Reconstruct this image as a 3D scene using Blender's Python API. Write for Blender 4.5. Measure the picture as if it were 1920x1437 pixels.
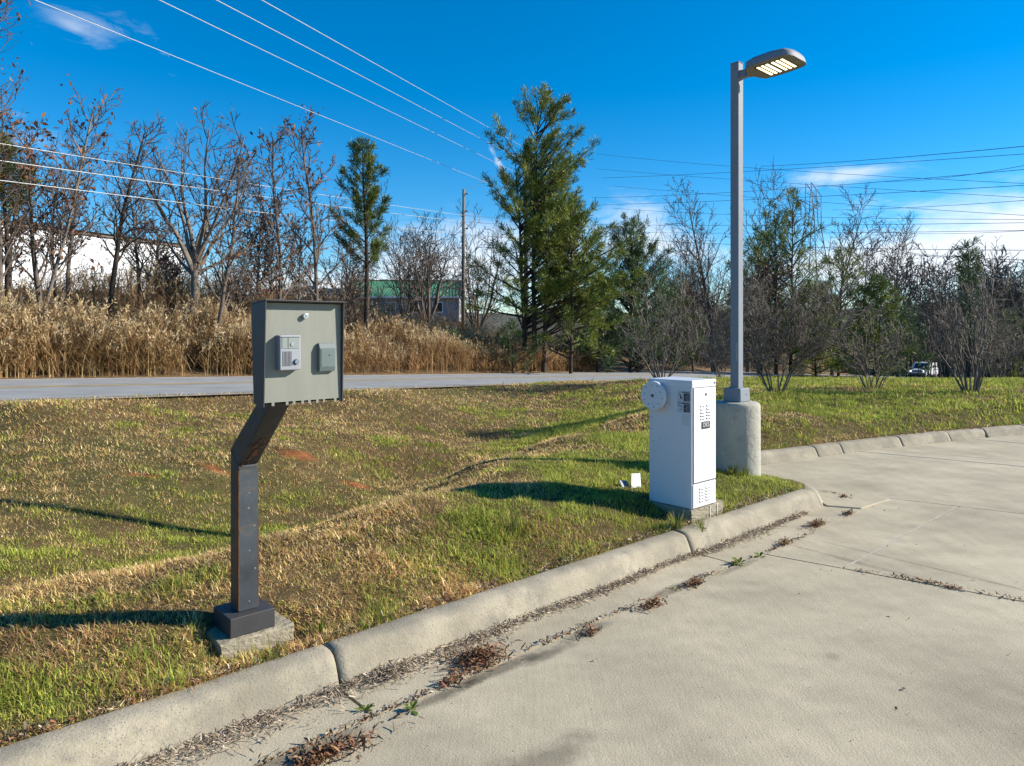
import bpy, bmesh, math, random
import numpy as np
from mathutils import Vector, Matrix

for o in list(bpy.data.objects):
    bpy.data.objects.remove(o)
scene = bpy.context.scene
COL = scene.collection
R = math.radians

# ------------------------------------------------------------------ camera
CAM_Z, FPX, HORIZON = 1.67, 1331.0, 620.0
cam_d = bpy.data.cameras.new("camera")
cam = bpy.data.objects.new("camera", cam_d)
COL.objects.link(cam)
cam.location = (0, 0, CAM_Z)
cam.rotation_euler = (R(90), 0, 0)
cam_d.sensor_width = 36.0
cam_d.lens = FPX / 1920 * 36.0
cam_d.shift_y = -(718.5 - HORIZON) / 1920
cam_d.clip_start, cam_d.clip_end = 0.05, 9000
scene.camera = cam

# ------------------------------------------------------------------ sun and sky
SUN_AZ, SUN_EL = R(85), R(28)          # azimuth clockwise from the view direction
sun_d = bpy.data.lights.new("sun", 'SUN')
sun_d.energy, sun_d.angle, sun_d.color = 4.7, R(0.9), (1.0, 0.93, 0.82)
sun = bpy.data.objects.new("sun", sun_d)
COL.objects.link(sun)
sv = Vector((math.sin(SUN_AZ) * math.cos(SUN_EL), math.cos(SUN_AZ) * math.cos(SUN_EL), math.sin(SUN_EL)))
sun.rotation_euler = sv.to_track_quat('Z', 'Y').to_euler()
sun.location = sv * 50

scene.view_settings.view_transform = 'Standard'
scene.view_settings.look = 'None'
scene.view_settings.gamma = 1
scene.view_settings.use_curve_mapping = False
scene.view_settings.exposure = 0.95

world = bpy.data.worlds.new("World")
scene.world = world
world.use_nodes = True
wn, wl = world.node_tree.nodes, world.node_tree.links
wn.clear()


def wnode(t, **kw):
    n = wn.new(t)
    for k, v in kw.items():
        setattr(n, k, v)
    return n


def wmath(op, a, b=None, c=None, clamp=False):
    n = wnode('ShaderNodeMath', operation=op, use_clamp=clamp)
    for i, v in enumerate((a, b, c)):
        if v is None:
            continue
        if isinstance(v, (int, float)):
            n.inputs[i].default_value = v
        else:
            wl.new(v, n.inputs[i])
    return n.outputs[0]


sky = wnode('ShaderNodeTexSky', sky_type='NISHITA', sun_disc=False, sun_elevation=SUN_EL, sun_rotation=SUN_AZ,
            altitude=400, air_density=1.0, dust_density=0.0, ozone_density=5.0)
hsv = wnode('ShaderNodeHueSaturation')
hsv.inputs['Hue'].default_value = 0.496
hsv.inputs['Saturation'].default_value = 1.36
hsv.inputs['Value'].default_value = 1.12
wl.new(sky.outputs[0], hsv.inputs['Color'])
tc = wnode('ShaderNodeTexCoord')
sx = wnode('ShaderNodeSeparateXYZ')
wl.new(tc.outputs['Generated'], sx.inputs[0])
az = wmath('ARCTAN2', sx.outputs[0], sx.outputs[1])
el = wmath('ARCSINE', sx.outputs[2])


def wnoise(saz, sel, detail, rough, off, dist=0.0):
    cb = wnode('ShaderNodeCombineXYZ')
    wl.new(wmath('MULTIPLY_ADD', az, saz, off), cb.inputs[0])
    wl.new(wmath('MULTIPLY_ADD', el, sel, off * 0.7), cb.inputs[1])
    n = wnode('ShaderNodeTexNoise')
    n.inputs['Scale'].default_value = 1.0
    n.inputs['Detail'].default_value = detail
    n.inputs['Roughness'].default_value = rough
    n.inputs['Distortion'].default_value = dist
    wl.new(cb.outputs[0], n.inputs['Vector'])
    return n.outputs[0]


def px_dir(px, py):
    a = math.atan2(px - 960, FPX)
    return a, math.atan2((HORIZON - py), math.hypot(px - 960, FPX))


def blob(px, py, wpx, hpx, tilt=0.0, strength=1.0):
    a0, e0 = px_dir(px, py)
    sa, se = wpx / FPX, hpx / FPX
    ct, st = math.cos(R(tilt)), math.sin(R(tilt))
    da, de = wmath('SUBTRACT', az, a0), wmath('SUBTRACT', el, e0)
    u = wmath('ADD', wmath('MULTIPLY', da, ct / sa), wmath('MULTIPLY', de, st / sa))
    v = wmath('ADD', wmath('MULTIPLY', da, -st / se), wmath('MULTIPLY', de, ct / se))
    r2 = wmath('ADD', wmath('MULTIPLY', u, u), wmath('MULTIPLY', v, v))
    return wmath('MULTIPLY', wmath('EXPONENT', wmath('MULTIPLY', r2, -1.0)), strength)


n1 = wnoise(4.5, 17, 9, 0.62, 3.1, 0.6)
n2 = wnoise(16, 42, 6, 0.65, 8.7, 0.9)
nz = wmath('ADD', wmath('MULTIPLY', n1, 0.66), wmath('MULTIPLY', n2, 0.34))
# low bank of cloud along the horizon everywhere, thinning upwards
band = wmath('MULTIPLY', wmath('SUBTRACT', 0.175, el), 4.2, clamp=True)
tot = wmath('MULTIPLY', band, 0.18)
for b in [(1890, 440, 250, 60, 9, 0.75), (1660, 500, 230, 44, 4, 0.5), (860, 490, 210, 66, 4, 0.75), (620, 540, 240, 40, 0, 0.5),
          (1200, 420, 80, 50, -10, 0.42), (1270, 470, 90, 40, 0, 0.35), (1580, 328, 100, 17, 3, 0.42), (1600, 380, 130, 26, -5, 0.22),
          (200, 50, 75, 28, -10, 0.20), (150, 62, 60, 14, -25, 0.16), (312, 112, 18, 36, 30, 0.26), (30, 230, 140, 34, -38, 0.22),
          (932, 300, 7, 46, 28, 0.42)]:
    tot = wmath('ADD', tot, blob(*b))
cl = wmath('MULTIPLY', wmath('SUBTRACT', wmath('ADD', wmath('MULTIPLY', tot, 1.0), wmath('MULTIPLY', wmath('SUBTRACT', nz, 0.5), 2.0)), 0.20), 1.7, clamp=True)
cl = wmath('MULTIPLY', cl, wmath('MULTIPLY', tot, 3.0, clamp=True))
cl = wmath('MULTIPLY', cl, 0.92)
mix = wnode('ShaderNodeMix', data_type='RGBA')
wl.new(cl, mix.inputs[0])
wl.new(hsv.outputs[0], mix.inputs[6])
mix.inputs[7].default_value = (6.6, 6.9, 7.3, 1)
bg = wnode('ShaderNodeBackground')
bg.inputs['Strength'].default_value = 0.082
wl.new(mix.outputs[2], bg.inputs['Color'])
wo = wnode('ShaderNodeOutputWorld')
wl.new(bg.outputs[0], wo.inputs['Surface'])
scene.cycles.use_denoising = True
scene.cycles.max_bounces = 6
scene.cycles.transparent_max_bounces = 8

# ------------------------------------------------------------------ helpers


def at(px, py, d):
    """point seen at photo pixel (px, py) at depth d"""
    return np.array([(px - 960) / FPX * d, d, CAM_Z - (py - HORIZON) * d / FPX])


U2 = np.array([0.739, 0.673]) / math.hypot(0.739, 0.673)      # along the near kerb
N2 = np.array([-U2[1], U2[0]])                                # from pavement to lawn
Q0 = np.array([-1.45, 2.72])
KERB_ROT = math.atan2(U2[1], U2[0])


def st(s, t, z=0.0):
    p = Q0 + U2 * s + N2 * t
    return np.array([p[0], p[1], z])


def to_st(x, y):
    dx, dy = x - Q0[0], y - Q0[1]
    return dx * U2[0] + dy * U2[1], dx * N2[0] + dy * N2[1]


def tag(o, label=None, cat=None, group=None, kind=None):
    if label: o["label"] = label
    if cat: o["category"] = cat
    if group: o["group"] = group
    if kind: o["kind"] = kind
    return o


def empty(name, loc=(0, 0, 0), rz=0.0, parent=None):
    o = bpy.data.objects.new(name, None)
    o.empty_display_size = 0.2
    COL.objects.link(o)
    o.location = [float(v) for v in loc]
    o.rotation_euler = (0, 0, rz)
    if parent: o.parent = parent
    return o


def link(name, me, mat=None, parent=None):
    o = bpy.data.objects.new(name, me)
    COL.objects.link(o)
    if mat is not None and len(me.materials) == 0:
        me.materials.append(mat)
    if parent: o.parent = parent
    return o


def mesh_np(name, V, faces, colors=None, smooth=False):
    """faces: list of int arrays (n,3)/(n,4)"""
    V = np.asarray(V, dtype=np.float32).reshape(-1, 3)
    faces = [np.asarray(f, dtype=np.int32) for f in faces if len(f)]
    me = bpy.data.meshes.new(name)
    me.vertices.add(len(V))
    me.vertices.foreach_set("co", V.ravel())
    nl = sum(f.size for f in faces)
    nf = sum(len(f) for f in faces)
    me.loops.add(nl)
    me.polygons.add(nf)
    me.loops.foreach_set("vertex_index", np.concatenate([f.ravel() for f in faces]))
    tot = np.concatenate([np.full(len(f), f.shape[1], np.int32) for f in faces])
    start = np.concatenate([[0], np.cumsum(tot)[:-1]]).astype(np.int32)
    me.polygons.foreach_set("loop_start", start)
    try:
        me.polygons.foreach_set("loop_total", tot)
    except Exception:
        pass
    if smooth:
        me.polygons.foreach_set("use_smooth", np.ones(nf, dtype=bool))
    if colors is not None:
        a = me.color_attributes.new("Col", 'FLOAT_COLOR', 'POINT')
        c = np.ones((len(V), 4), np.float32)
        c[:, :3] = colors
        a.data.foreach_set("color", c.ravel())
    me.update(calc_edges=True)
    return me


class MB:
    """collects pieces of one mesh"""
    def __init__(s):
        s.v, s.f, s.c, s.n = [], {3: [], 4: []}, [], 0

    def add(s, V, F, col=None):
        V = np.asarray(V, float).reshape(-1, 3)
        F = np.asarray(F, int)
        s.v.append(V)
        s.f[F.shape[1]].append(F + s.n)
        if col is not None:
            c = np.asarray(col, float)
            s.c.append(np.broadcast_to(c, (len(V), 3)))
        s.n += len(V)

    def mesh(s, name, smooth=False):
        fs = [np.concatenate(s.f[k]) for k in (3, 4) if s.f[k]]
        return mesh_np(name, np.concatenate(s.v), fs, np.concatenate(s.c) if s.c else None, smooth)

    def build(s, name, mat, parent=None, smooth=False):
        return link(name, s.mesh(name, smooth), mat, parent)


def tubes(P, Rr, k):
    """P (B,n,3), Rr (B,n) -> verts, quads"""
    P = np.asarray(P, float); Rr = np.asarray(Rr, float)
    B, n, _ = P.shape
    T = np.gradient(P, axis=1)
    T /= np.linalg.norm(T, axis=2, keepdims=True) + 1e-9
    m = T.mean(axis=1)
    ref = np.where(np.abs(m[:, 2:3]) < 0.85, np.array([[0, 0, 1.0]]), np.array([[1.0, 0, 0]]))[:, None, :]
    Nn = np.cross(T, np.broadcast_to(ref, T.shape))
    Nn /= np.linalg.norm(Nn, axis=2, keepdims=True) + 1e-9
    Bn = np.cross(T, Nn)
    a = np.arange(k) / k * 2 * np.pi
    ring = P[:, :, None, :] + Rr[:, :, None, None] * (np.cos(a)[None, None, :, None] * Nn[:, :, None, :] + np.sin(a)[None, None, :, None] * Bn[:, :, None, :])
    V = ring.reshape(-1, 3)
    b = np.arange(B)[:, None, None] * n * k
    i = np.arange(n - 1)[None, :, None] * k
    j = np.arange(k)[None, None, :]
    j2 = (j + 1) % k
    q = np.stack([b + i + j, b + i + j2, b + i + k + j2, b + i + k + j], axis=-1).reshape(-1, 4)
    return V, q


def ribbons(P, Rr):
    P = np.asarray(P, float); Rr = np.asarray(Rr, float)
    B, n, _ = P.shape
    T = P[:, -1] - P[:, 0]
    a = np.cross(T, np.stack([P[:, 0, 0], P[:, 0, 1], 0 * P[:, 0, 0]], 1) + _rng.normal(0, .3, (B, 3)) * np.linalg.norm(P[:, 0, :2], axis=1, keepdims=True))
    a /= np.linalg.norm(a, axis=1, keepdims=True) + 1e-9
    off = a[:, None, :] * Rr[:, :, None]
    V = np.stack([P - off, P + off], 2).reshape(-1, 3)
    i = (np.arange(B) * n * 2)[:, None] + (np.arange(n - 1) * 2)[None]
    return V, np.stack([i, i + 1, i + 3, i + 2], -1).reshape(-1, 4)


def tube_line(mb, pts, r, k=6, col=None, cap=True):
    pts = np.asarray(pts, float)
    rr = np.full(len(pts), r) if np.isscalar(r) else np.asarray(r)
    V, q = tubes(pts[None], rr[None], k)
    n0 = mb.n
    mb.add(V, q, col)
    if cap and k in (3, 4):
        mb.f[k].append(np.array([list(range(k))[::-1]]) + n0)
        mb.f[k].append(np.array([list(range(len(V) - k, len(V)))]) + n0)
    elif cap:
        for idx, base in ((list(range(k))[::-1], n0), (list(range(len(V) - k, len(V))), n0)):
            t = np.array([[idx[0], idx[i], idx[i + 1]] for i in range(1, k - 1)]) + base
            mb.f[3].append(t)


def bm_obj(name, bm, mat, parent=None, smooth=False):
    me = bpy.data.meshes.new(name)
    bm.normal_update()
    bm.to_mesh(me)
    bm.free()
    if smooth:
        me.polygons.foreach_set("use_smooth", np.ones(len(me.polygons), dtype=bool))
    return link(name, me, mat, parent)


def box(name, lo, hi, mat, parent=None, bevel=0.0, seg=2, smooth=False, taper=None):
    bm = bmesh.new()
    bmesh.ops.create_cube(bm, size=1.0)
    lo, hi = np.array(lo, float), np.array(hi, float)
    for v in bm.verts:
        c = np.array(v.co) + 0.5
        p = lo + (hi - lo) * c
        if taper and c[2] > 0.5:
            m = (lo + hi) / 2
            p[0] = m[0] + (p[0] - m[0]) * taper
            p[1] = m[1] + (p[1] - m[1]) * taper
        v.co = p
    if bevel > 0:
        bmesh.ops.bevel(bm, geom=bm.edges[:], offset=bevel, segments=seg, affect='EDGES', profile=0.5)
    return bm_obj(name, bm, mat, parent, smooth)


def prism(name, poly, axis, a, b, mat, parent=None, bevel=0.0, seg=2):
    """extrude a 2-D polygon along an axis ('x': poly is (y,z), 'y': (x,z), 'z': (x,y))"""
    bm = bmesh.new()
    def mk(p, h):
        return {'x': (h, p[0], p[1]), 'y': (p[0], h, p[1]), 'z': (p[0], p[1], h)}[axis]
    v0 = [bm.verts.new(mk(p, a)) for p in poly]
    v1 = [bm.verts.new(mk(p, b)) for p in poly]
    n = len(poly)
    bm.faces.new(v0); bm.faces.new(v1[::-1])
    for i in range(n):
        bm.faces.new((v0[i], v1[i], v1[(i + 1) % n], v0[(i + 1) % n]))
    bmesh.ops.recalc_face_normals(bm, faces=bm.faces[:])
    if bevel > 0:
        bmesh.ops.bevel(bm, geom=bm.edges[:], offset=bevel, segments=seg, affect='EDGES', profile=0.5)
    return bm_obj(name, bm, mat, parent)


def disc(name, c, axis, r, h, mat, parent=None, seg=32, bevel=0.0, r2=None):
    bm = bmesh.new()
    bmesh.ops.create_cone(bm, cap_ends=True, segments=seg, radius1=r, radius2=r if r2 is None else r2, depth=h)
    if bevel > 0:
        es = [e for e in bm.edges if abs(e.verts[0].co.z - e.verts[1].co.z) < 1e-6]
        bmesh.ops.bevel(bm, geom=es, offset=bevel, segments=2, affect='EDGES', profile=0.5)
    rot = Vector((0, 0, 1)).rotation_difference(Vector(axis)).to_matrix().to_4x4()
    bmesh.ops.transform(bm, matrix=Matrix.Translation(Vector(c)) @ rot, verts=bm.verts)
    return bm_obj(name, bm, mat, parent)


# value noise on a lattice, vectorised
_rng = np.random.default_rng(7)
_LAT = _rng.random((64, 64))


def vnoise(x, y, scale, off=0.0):
    x = np.asarray(x) / scale + 100.3 + off * 7.1
    y = np.asarray(y) / scale + 57.7 + off * 3.3
    xi, yi = np.floor(x).astype(int), np.floor(y).astype(int)
    fx, fy = x - xi, y - yi
    fx, fy = fx * fx * (3 - 2 * fx), fy * fy * (3 - 2 * fy)
    L = lambda a, b: _LAT[a % 64, b % 64]
    return (L(xi, yi) * (1 - fx) + L(xi + 1, yi) * fx) * (1 - fy) + (L(xi, yi + 1) * (1 - fx) + L(xi + 1, yi + 1) * fx) * fy


def fbm(x, y, scale, off=0.0, o=4):
    s, a, t = 0, 0.5, 0
    for i in range(o):
        s = s + a * vnoise(x, y, scale / 2 ** i, off + i)
        t += a; a *= 0.55
    return s / t


def sstep(a, b, x):
    t = np.clip((np.asarray(x) - a) / (b - a), 0, 1)
    return t * t * (3 - 2 * t)


# ------------------------------------------------------------------ materials
def mat(name, color, rough=0.7, var=0.12, scale=6.0, bump=0.0, bscale=40.0, metallic=0.0, dark=None, darkamt=0.0, dscale=3.0,
        attr=False, spec=0.4, coat=0.0, trans=0.0, stretch=None, fleck=None):
    m = bpy.data.materials.new(name)
    m.use_nodes = True
    nt = m.node_tree
    N, L = nt.nodes, nt.links
    p = N['Principled BSDF']
    p.inputs['Roughness'].default_value = rough
    p.inputs['Metallic'].default_value = metallic
    p.inputs['Specular IOR Level'].default_value = spec
    if coat: p.inputs['Coat Weight'].default_value = coat
    tcn = N.new('ShaderNodeTexCoord')
    vec = tcn.outputs['Object']
    if stretch:
        mp = N.new('ShaderNodeMapping')
        mp.inputs['Scale'].default_value = stretch
        L.new(vec, mp.inputs['Vector'])
        vec = mp.outputs[0]
    def noise(sc, det=6, rg=0.6):
        n = N.new('ShaderNodeTexNoise')
        n.inputs['Scale'].default_value = sc
        n.inputs['Detail'].default_value = det
        n.inputs['Roughness'].default_value = rg
        L.new(vec, n.inputs['Vector'])
        return n.outputs[0]
    if attr:
        at_ = N.new('ShaderNodeAttribute'); at_.attribute_name = "Col"
        base = at_.outputs['Color']
    else:
        rgb = N.new('ShaderNodeRGB'); rgb.outputs[0].default_value = (*color, 1)
        base = rgb.outputs[0]
    mr = N.new('ShaderNodeMapRange')
    mr.inputs[1].default_value, mr.inputs[2].default_value = 0.3, 0.7
    mr.inputs[3].default_value, mr.inputs[4].default_value = 1 - var, 1 + var
    L.new(noise(scale), mr.inputs[0])
    mx = N.new('ShaderNodeVectorMath'); mx.operation = 'SCALE'
    L.new(base, mx.inputs[0]); L.new(mr.outputs[0], mx.inputs['Scale'])
    out = mx.outputs[0]
    if dark is not None:
        r2 = N.new('ShaderNodeMapRange')
        r2.inputs[1].default_value, r2.inputs[2].default_value = 0.62 - 0.25 * darkamt, 0.72 - 0.15 * darkamt
        L.new(noise(dscale, 8, 0.7), r2.inputs[0])
        mm = N.new('ShaderNodeMix'); mm.data_type = 'RGBA'
        L.new(r2.outputs[0], mm.inputs[0]); L.new(out, mm.inputs[6]); mm.inputs[7].default_value = (*dark, 1)
        out = mm.outputs[2]
    if fleck is not None:
        vo = N.new('ShaderNodeTexVoronoi'); vo.inputs['Scale'].default_value = fleck[1]
        L.new(tcn.outputs['Object'], vo.inputs['Vector'])
        sel = N.new('ShaderNodeMath'); sel.operation = 'LESS_THAN'; L.new(vo.outputs['Distance'], sel.inputs[0]); sel.inputs[1].default_value = fleck[2]
        sep = N.new('ShaderNodeSeparateColor'); L.new(vo.outputs['Color'], sep.inputs[0])
        s2 = N.new('ShaderNodeMath'); s2.operation = 'LESS_THAN'; L.new(sep.outputs[0], s2.inputs[0]); s2.inputs[1].default_value = fleck[3]
        s3 = N.new('ShaderNodeMath'); s3.operation = 'MULTIPLY'; L.new(sel.outputs[0], s3.inputs[0]); L.new(s2.outputs[0], s3.inputs[1])
        mm = N.new('ShaderNodeMix'); mm.data_type = 'RGBA'
        L.new(s3.outputs[0], mm.inputs[0]); L.new(out, mm.inputs[6]); mm.inputs[7].default_value = (*fleck[0], 1)
        out = mm.outputs[2]
    L.new(out, p.inputs['Base Color'])
    if bump > 0:
        bp = N.new('ShaderNodeBump'); bp.inputs['Strength'].default_value = bump; bp.inputs['Distance'].default_value = 0.02
        L.new(noise(bscale, 5, 0.65), bp.inputs['Height']); L.new(bp.outputs[0], p.inputs['Normal'])
    if trans > 0:
        tr = N.new('ShaderNodeBsdfTranslucent'); L.new(out, tr.inputs['Color'])
        ms = N.new('ShaderNodeMixShader'); ms.inputs[0].default_value = trans
        L.new(p.outputs[0], ms.inputs[1]); L.new(tr.outputs[0], ms.inputs[2])
        L.new(ms.outputs[0], N['Material Output'].inputs['Surface'])
    return m


def emat(name, color, strength):
    m = bpy.data.materials.new(name); m.use_nodes = True
    p = m.node_tree.nodes['Principled BSDF']
    p.inputs['Base Color'].default_value = (*color, 1)
    p.inputs['Emission Color'].default_value = (*color, 1)
    p.inputs['Emission Strength'].default_value = strength
    return m


M = {}
M['ground'] = mat('ground', (0.1, 0.1, 0.1), 0.95, 0.35, 9.0, 0.9, 30, attr=True, spec=0.1)
M['grass'] = mat('grass', (0.1, 0.1, 0.1), 0.7, 0.10, 3.0, attr=True, spec=0.2, trans=0.38)
M['reed'] = mat('reed', (0.3, 0.2, 0.1), 0.8, 0.10, 2.0, attr=True, spec=0.2, trans=0.25)
M['needles'] = mat('needles', (0.05, 0.08, 0.02), 0.6, 0.15, 1.0, attr=True, spec=0.3, trans=0.15)
M['leaf'] = mat('leaf', (0.1, 0.05, 0.02), 0.7, 0.2, 1.0, attr=True, spec=0.2, trans=0.2)
M['bark'] = mat('bark', (0.125, 0.10, 0.08), 0.9, 0.35, 3.0, 0.4, 20, attr=False, spec=0.15)
M['bark_pale'] = mat('bark_pale', (0.165, 0.14, 0.115), 0.9, 0.35, 3.0, 0.4, 20, spec=0.15)
M['bark_dark'] = mat('bark_dark', (0.06, 0.045, 0.035), 0.9, 0.35, 3.0, 0.4, 20, spec=0.15)
M['twig'] = mat('twig', (0.12, 0.095, 0.078), 0.9, 0.3, 2.0, spec=0.15)
M['twig_pale'] = mat('twig_pale', (0.17, 0.145, 0.12), 0.9, 0.3, 2.0, spec=0.15)
M['kerb'] = mat('kerb_concrete', (0.315, 0.275, 0.20), 0.9, 0.30, 3.0, 0.35, 90, dark=(0.235, 0.21, 0.16), darkamt=0.6, dscale=4, spec=0.2,
                fleck=((0.13, 0.13, 0.13), 105, 0.26, 0.34))
M['asphalt'] = mat('asphalt', (0.25, 0.25, 0.245), 0.9, 0.16, 1.3, 0.3, 80, spec=0.3)
M['white_paint'] = mat('white_paint', (0.62, 0.62, 0.60), 0.8, 0.2, 4.0)
M['yellow_paint'] = mat('yellow_paint', (0.46, 0.31, 0.07), 0.8, 0.25, 3.0)

# ------------------------------------------------------------------ the lie of the land
# near edge of the road as a polyline (x, y, z); the far edge lies ROAD_W to its left
ROAD_W = 7.0
_rd = [(-7.6 + .574 * t, 10.5 + .819 * t, 0.64 - .043 * t) for t in (-60, -40, -20, 0, 10, 20, 30, 40)]
_rd += [(22.5, 51.5, -1.58), (31.5, 62.0, -2.40), (41.0, 72.5, -3.15), (48.5, 82.5, -3.8), (53.5, 94, -4.5), (54, 112, -5.4), (44, 150, -7.0)]
_rd = np.array(_rd)


def catmull(P, m):
    P = np.asarray(P, float)
    Q = np.vstack([2 * P[0] - P[1], P, 2 * P[-1] - P[-2]])
    out = []
    for i in range(1, len(Q) - 2):
        t = np.linspace(0, 1, m, endpoint=False)[:, None]
        a, b, c, d = Q[i - 1], Q[i], Q[i + 1], Q[i + 2]
        out.append(0.5 * ((2 * b) + (c - a) * t + (2 * a - 5 * b + 4 * c - d) * t ** 2 + (3 * b - a - 3 * c + d) * t ** 3))
    out.append(P[-1:])
    return np.vstack(out)


ROAD = catmull(_rd, 5)
_t = np.gradient(ROAD[:, :2], axis=0); _t /= np.linalg.norm(_t, axis=1, keepdims=True)
ROAD_N = np.stack([-_t[:, 1], _t[:, 0]], 1)
ROAD_L = np.concatenate([[0], np.cumsum(np.linalg.norm(np.diff(ROAD[:, :2], axis=0), axis=1))])


def poly_sd(x, y, P, chunk=20000):
    """signed distance (+ left of the direction of travel), index+fraction of the nearest point"""
    x, y = np.ravel(x).astype(float), np.ravel(y).astype(float)
    sd, pos = np.empty_like(x), np.empty_like(x)
    A, B = P[:-1, :2], P[1:, :2]
    D = B - A
    L2 = (D ** 2).sum(1)
    for i in range(0, len(x), chunk):
        px, py = x[i:i + chunk, None] - A[None, :, 0], y[i:i + chunk, None] - A[None, :, 1]
        t = np.clip((px * D[:, 0] + py * D[:, 1]) / L2, 0, 1)
        ex, ey = px - t * D[:, 0], py - t * D[:, 1]
        d2 = ex * ex + ey * ey
        k = d2.argmin(1)
        r = np.arange(len(k))
        cr = D[k, 0] * py[r, k] - D[k, 1] * px[r, k]
        sd[i:i + chunk] = np.sqrt(d2[r, k]) * np.where(cr >= 0, 1, -1)
        pos[i:i + chunk] = k + t[r, k]
    return sd, pos


# kerb toe line
KERB_ST = [(-9, 0), (-6, 0), (-3, 0), (0, 0), (2, 0), (4, 0), (5.4, 0), (5.85, 0.0), (6.15, 0.09), (6.36, 0.30), (6.43, 0.62), (6.42, 0.95), (6.40, 1.25), (6.44, 1.5), (6.62, 1.66),
           (6.9, 1.64), (7.45, 1.43), (8.6, 1.19), (9.74, 0.93), (11.3, 0.48), (12.97, -0.08), (16, -1.35), (20, -3.2), (30, -8.2), (44, -16)]
KERB = catmull([st(s, t)[:2] for s, t in KERB_ST], 4)

# control points for the lawn: photo pixel, photo row, depth
_c = []
for px, py, z in [(0, 1200, .25), (200, 1130, .28), (0, 1110, .25), (250, 1065, .27), (500, 1010, .28), (700, 945, .30), (900, 870, .30), (1050, 820, .30),
                  (1200, 780, .26), (-150, 1150, .22), (0, 1045, -.02), (250, 1000, -.20), (500, 950, -.32), (700, 895, -.38), (900, 828, -.36), (1050, 790, -.22), (1200, 764, 0.0),
                  (1100, 900, .32), (1000, 1000, .28), (700, 1080, .25), (1200, 880, .27), (1330, 800, .24)]:
    d = (CAM_Z - z) * FPX / (py - HORIZON)
    _c.append(((px - 960) / FPX * d, d, z))
for px, py, d in [(0, 900, 7.3), (250, 870, 8.4), (400, 893, 8.3), (400, 868, 8.9), (550, 865, 9.3), (550, 842, 9.9), (0, 800, 9.3), (250, 790, 10.5), (600, 770, 13.5), (900, 745, 18), (700, 830, 11.2),
                  (1240, 714, 19.0), (1455, 737, 13.5), (1635, 730, 14.5), (1830, 735, 13.5), (1700, 713, 24), (1900, 711, 25), (1560, 772, 11.5), (1800, 766, 11.9), (1450, 709, 30), (1560, 712, 27)]:
    _c.append(tuple(at(px, py, d)))
for px, d, z in [(0, 4.45, .02), (250, 4.75, .0), (500, 5.4, -.04), (700, 6.35, -.04), (900, 8.2, -.02), (1050, 10.1, .04), (500, 6.4, -.27), (700, 7.7, -.32), (900, 10, -.30)]:
    _c.append(((px - 960) / FPX * d, d, z))
for q in ():                          # behind the far kerb, left of the notch
    pass
_c += [(3.0, 10.6, .30), (-4.5, 2.5, .22), (-6, 5.0, .1), (-12, 4, .3), (-20, 0, .5), (14, 15, .45), (22, 17, .4), (30, 10, .2)]
for i in range(0, len(ROAD), 3):
    if -45 < ROAD[i, 0] < 50:
        for q in (-0.2, -1.2):
            p = ROAD[i, :2] + ROAD_N[i] * q
            _c.append((p[0], p[1], ROAD[i, 2] + (0.0 if q > -0.5 else -0.04)))
_c = np.array(_c)


def _phi(r2):
    return 0.5 * r2 * np.log(r2 + 1e-9)


_n = len(_c)
_A = np.zeros((_n + 3, _n + 3))
_d2 = ((_c[:, None, :2] - _c[None, :, :2]) ** 2).sum(2)
_A[:_n, :_n] = _phi(_d2) + np.eye(_n) * 0.006
_A[:_n, _n:] = np.hstack([np.ones((_n, 1)), _c[:, :2]])
_A[_n:, :_n] = _A[:_n, _n:].T
_W = np.linalg.solve(_A, np.concatenate([_c[:, 2], [0, 0, 0]]))


def tps(x, y):
    out = np.empty(len(x))
    for i in range(0, len(x), 20000):
        X, Y = x[i:i + 20000], y[i:i + 20000]
        d2 = (X[:, None] - _c[None, :, 0]) ** 2 + (Y[:, None] - _c[None, :, 1]) ** 2
        out[i:i + 20000] = _phi(d2) @ _W[:_n] + _W[_n] + _W[_n + 1] * X + _W[_n + 2] * Y
    return out


PCX, PCY = -1.337 + .11 * (U2[0] + N2[0]), 3.37 + .11 * (U2[1] + N2[1])


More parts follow.
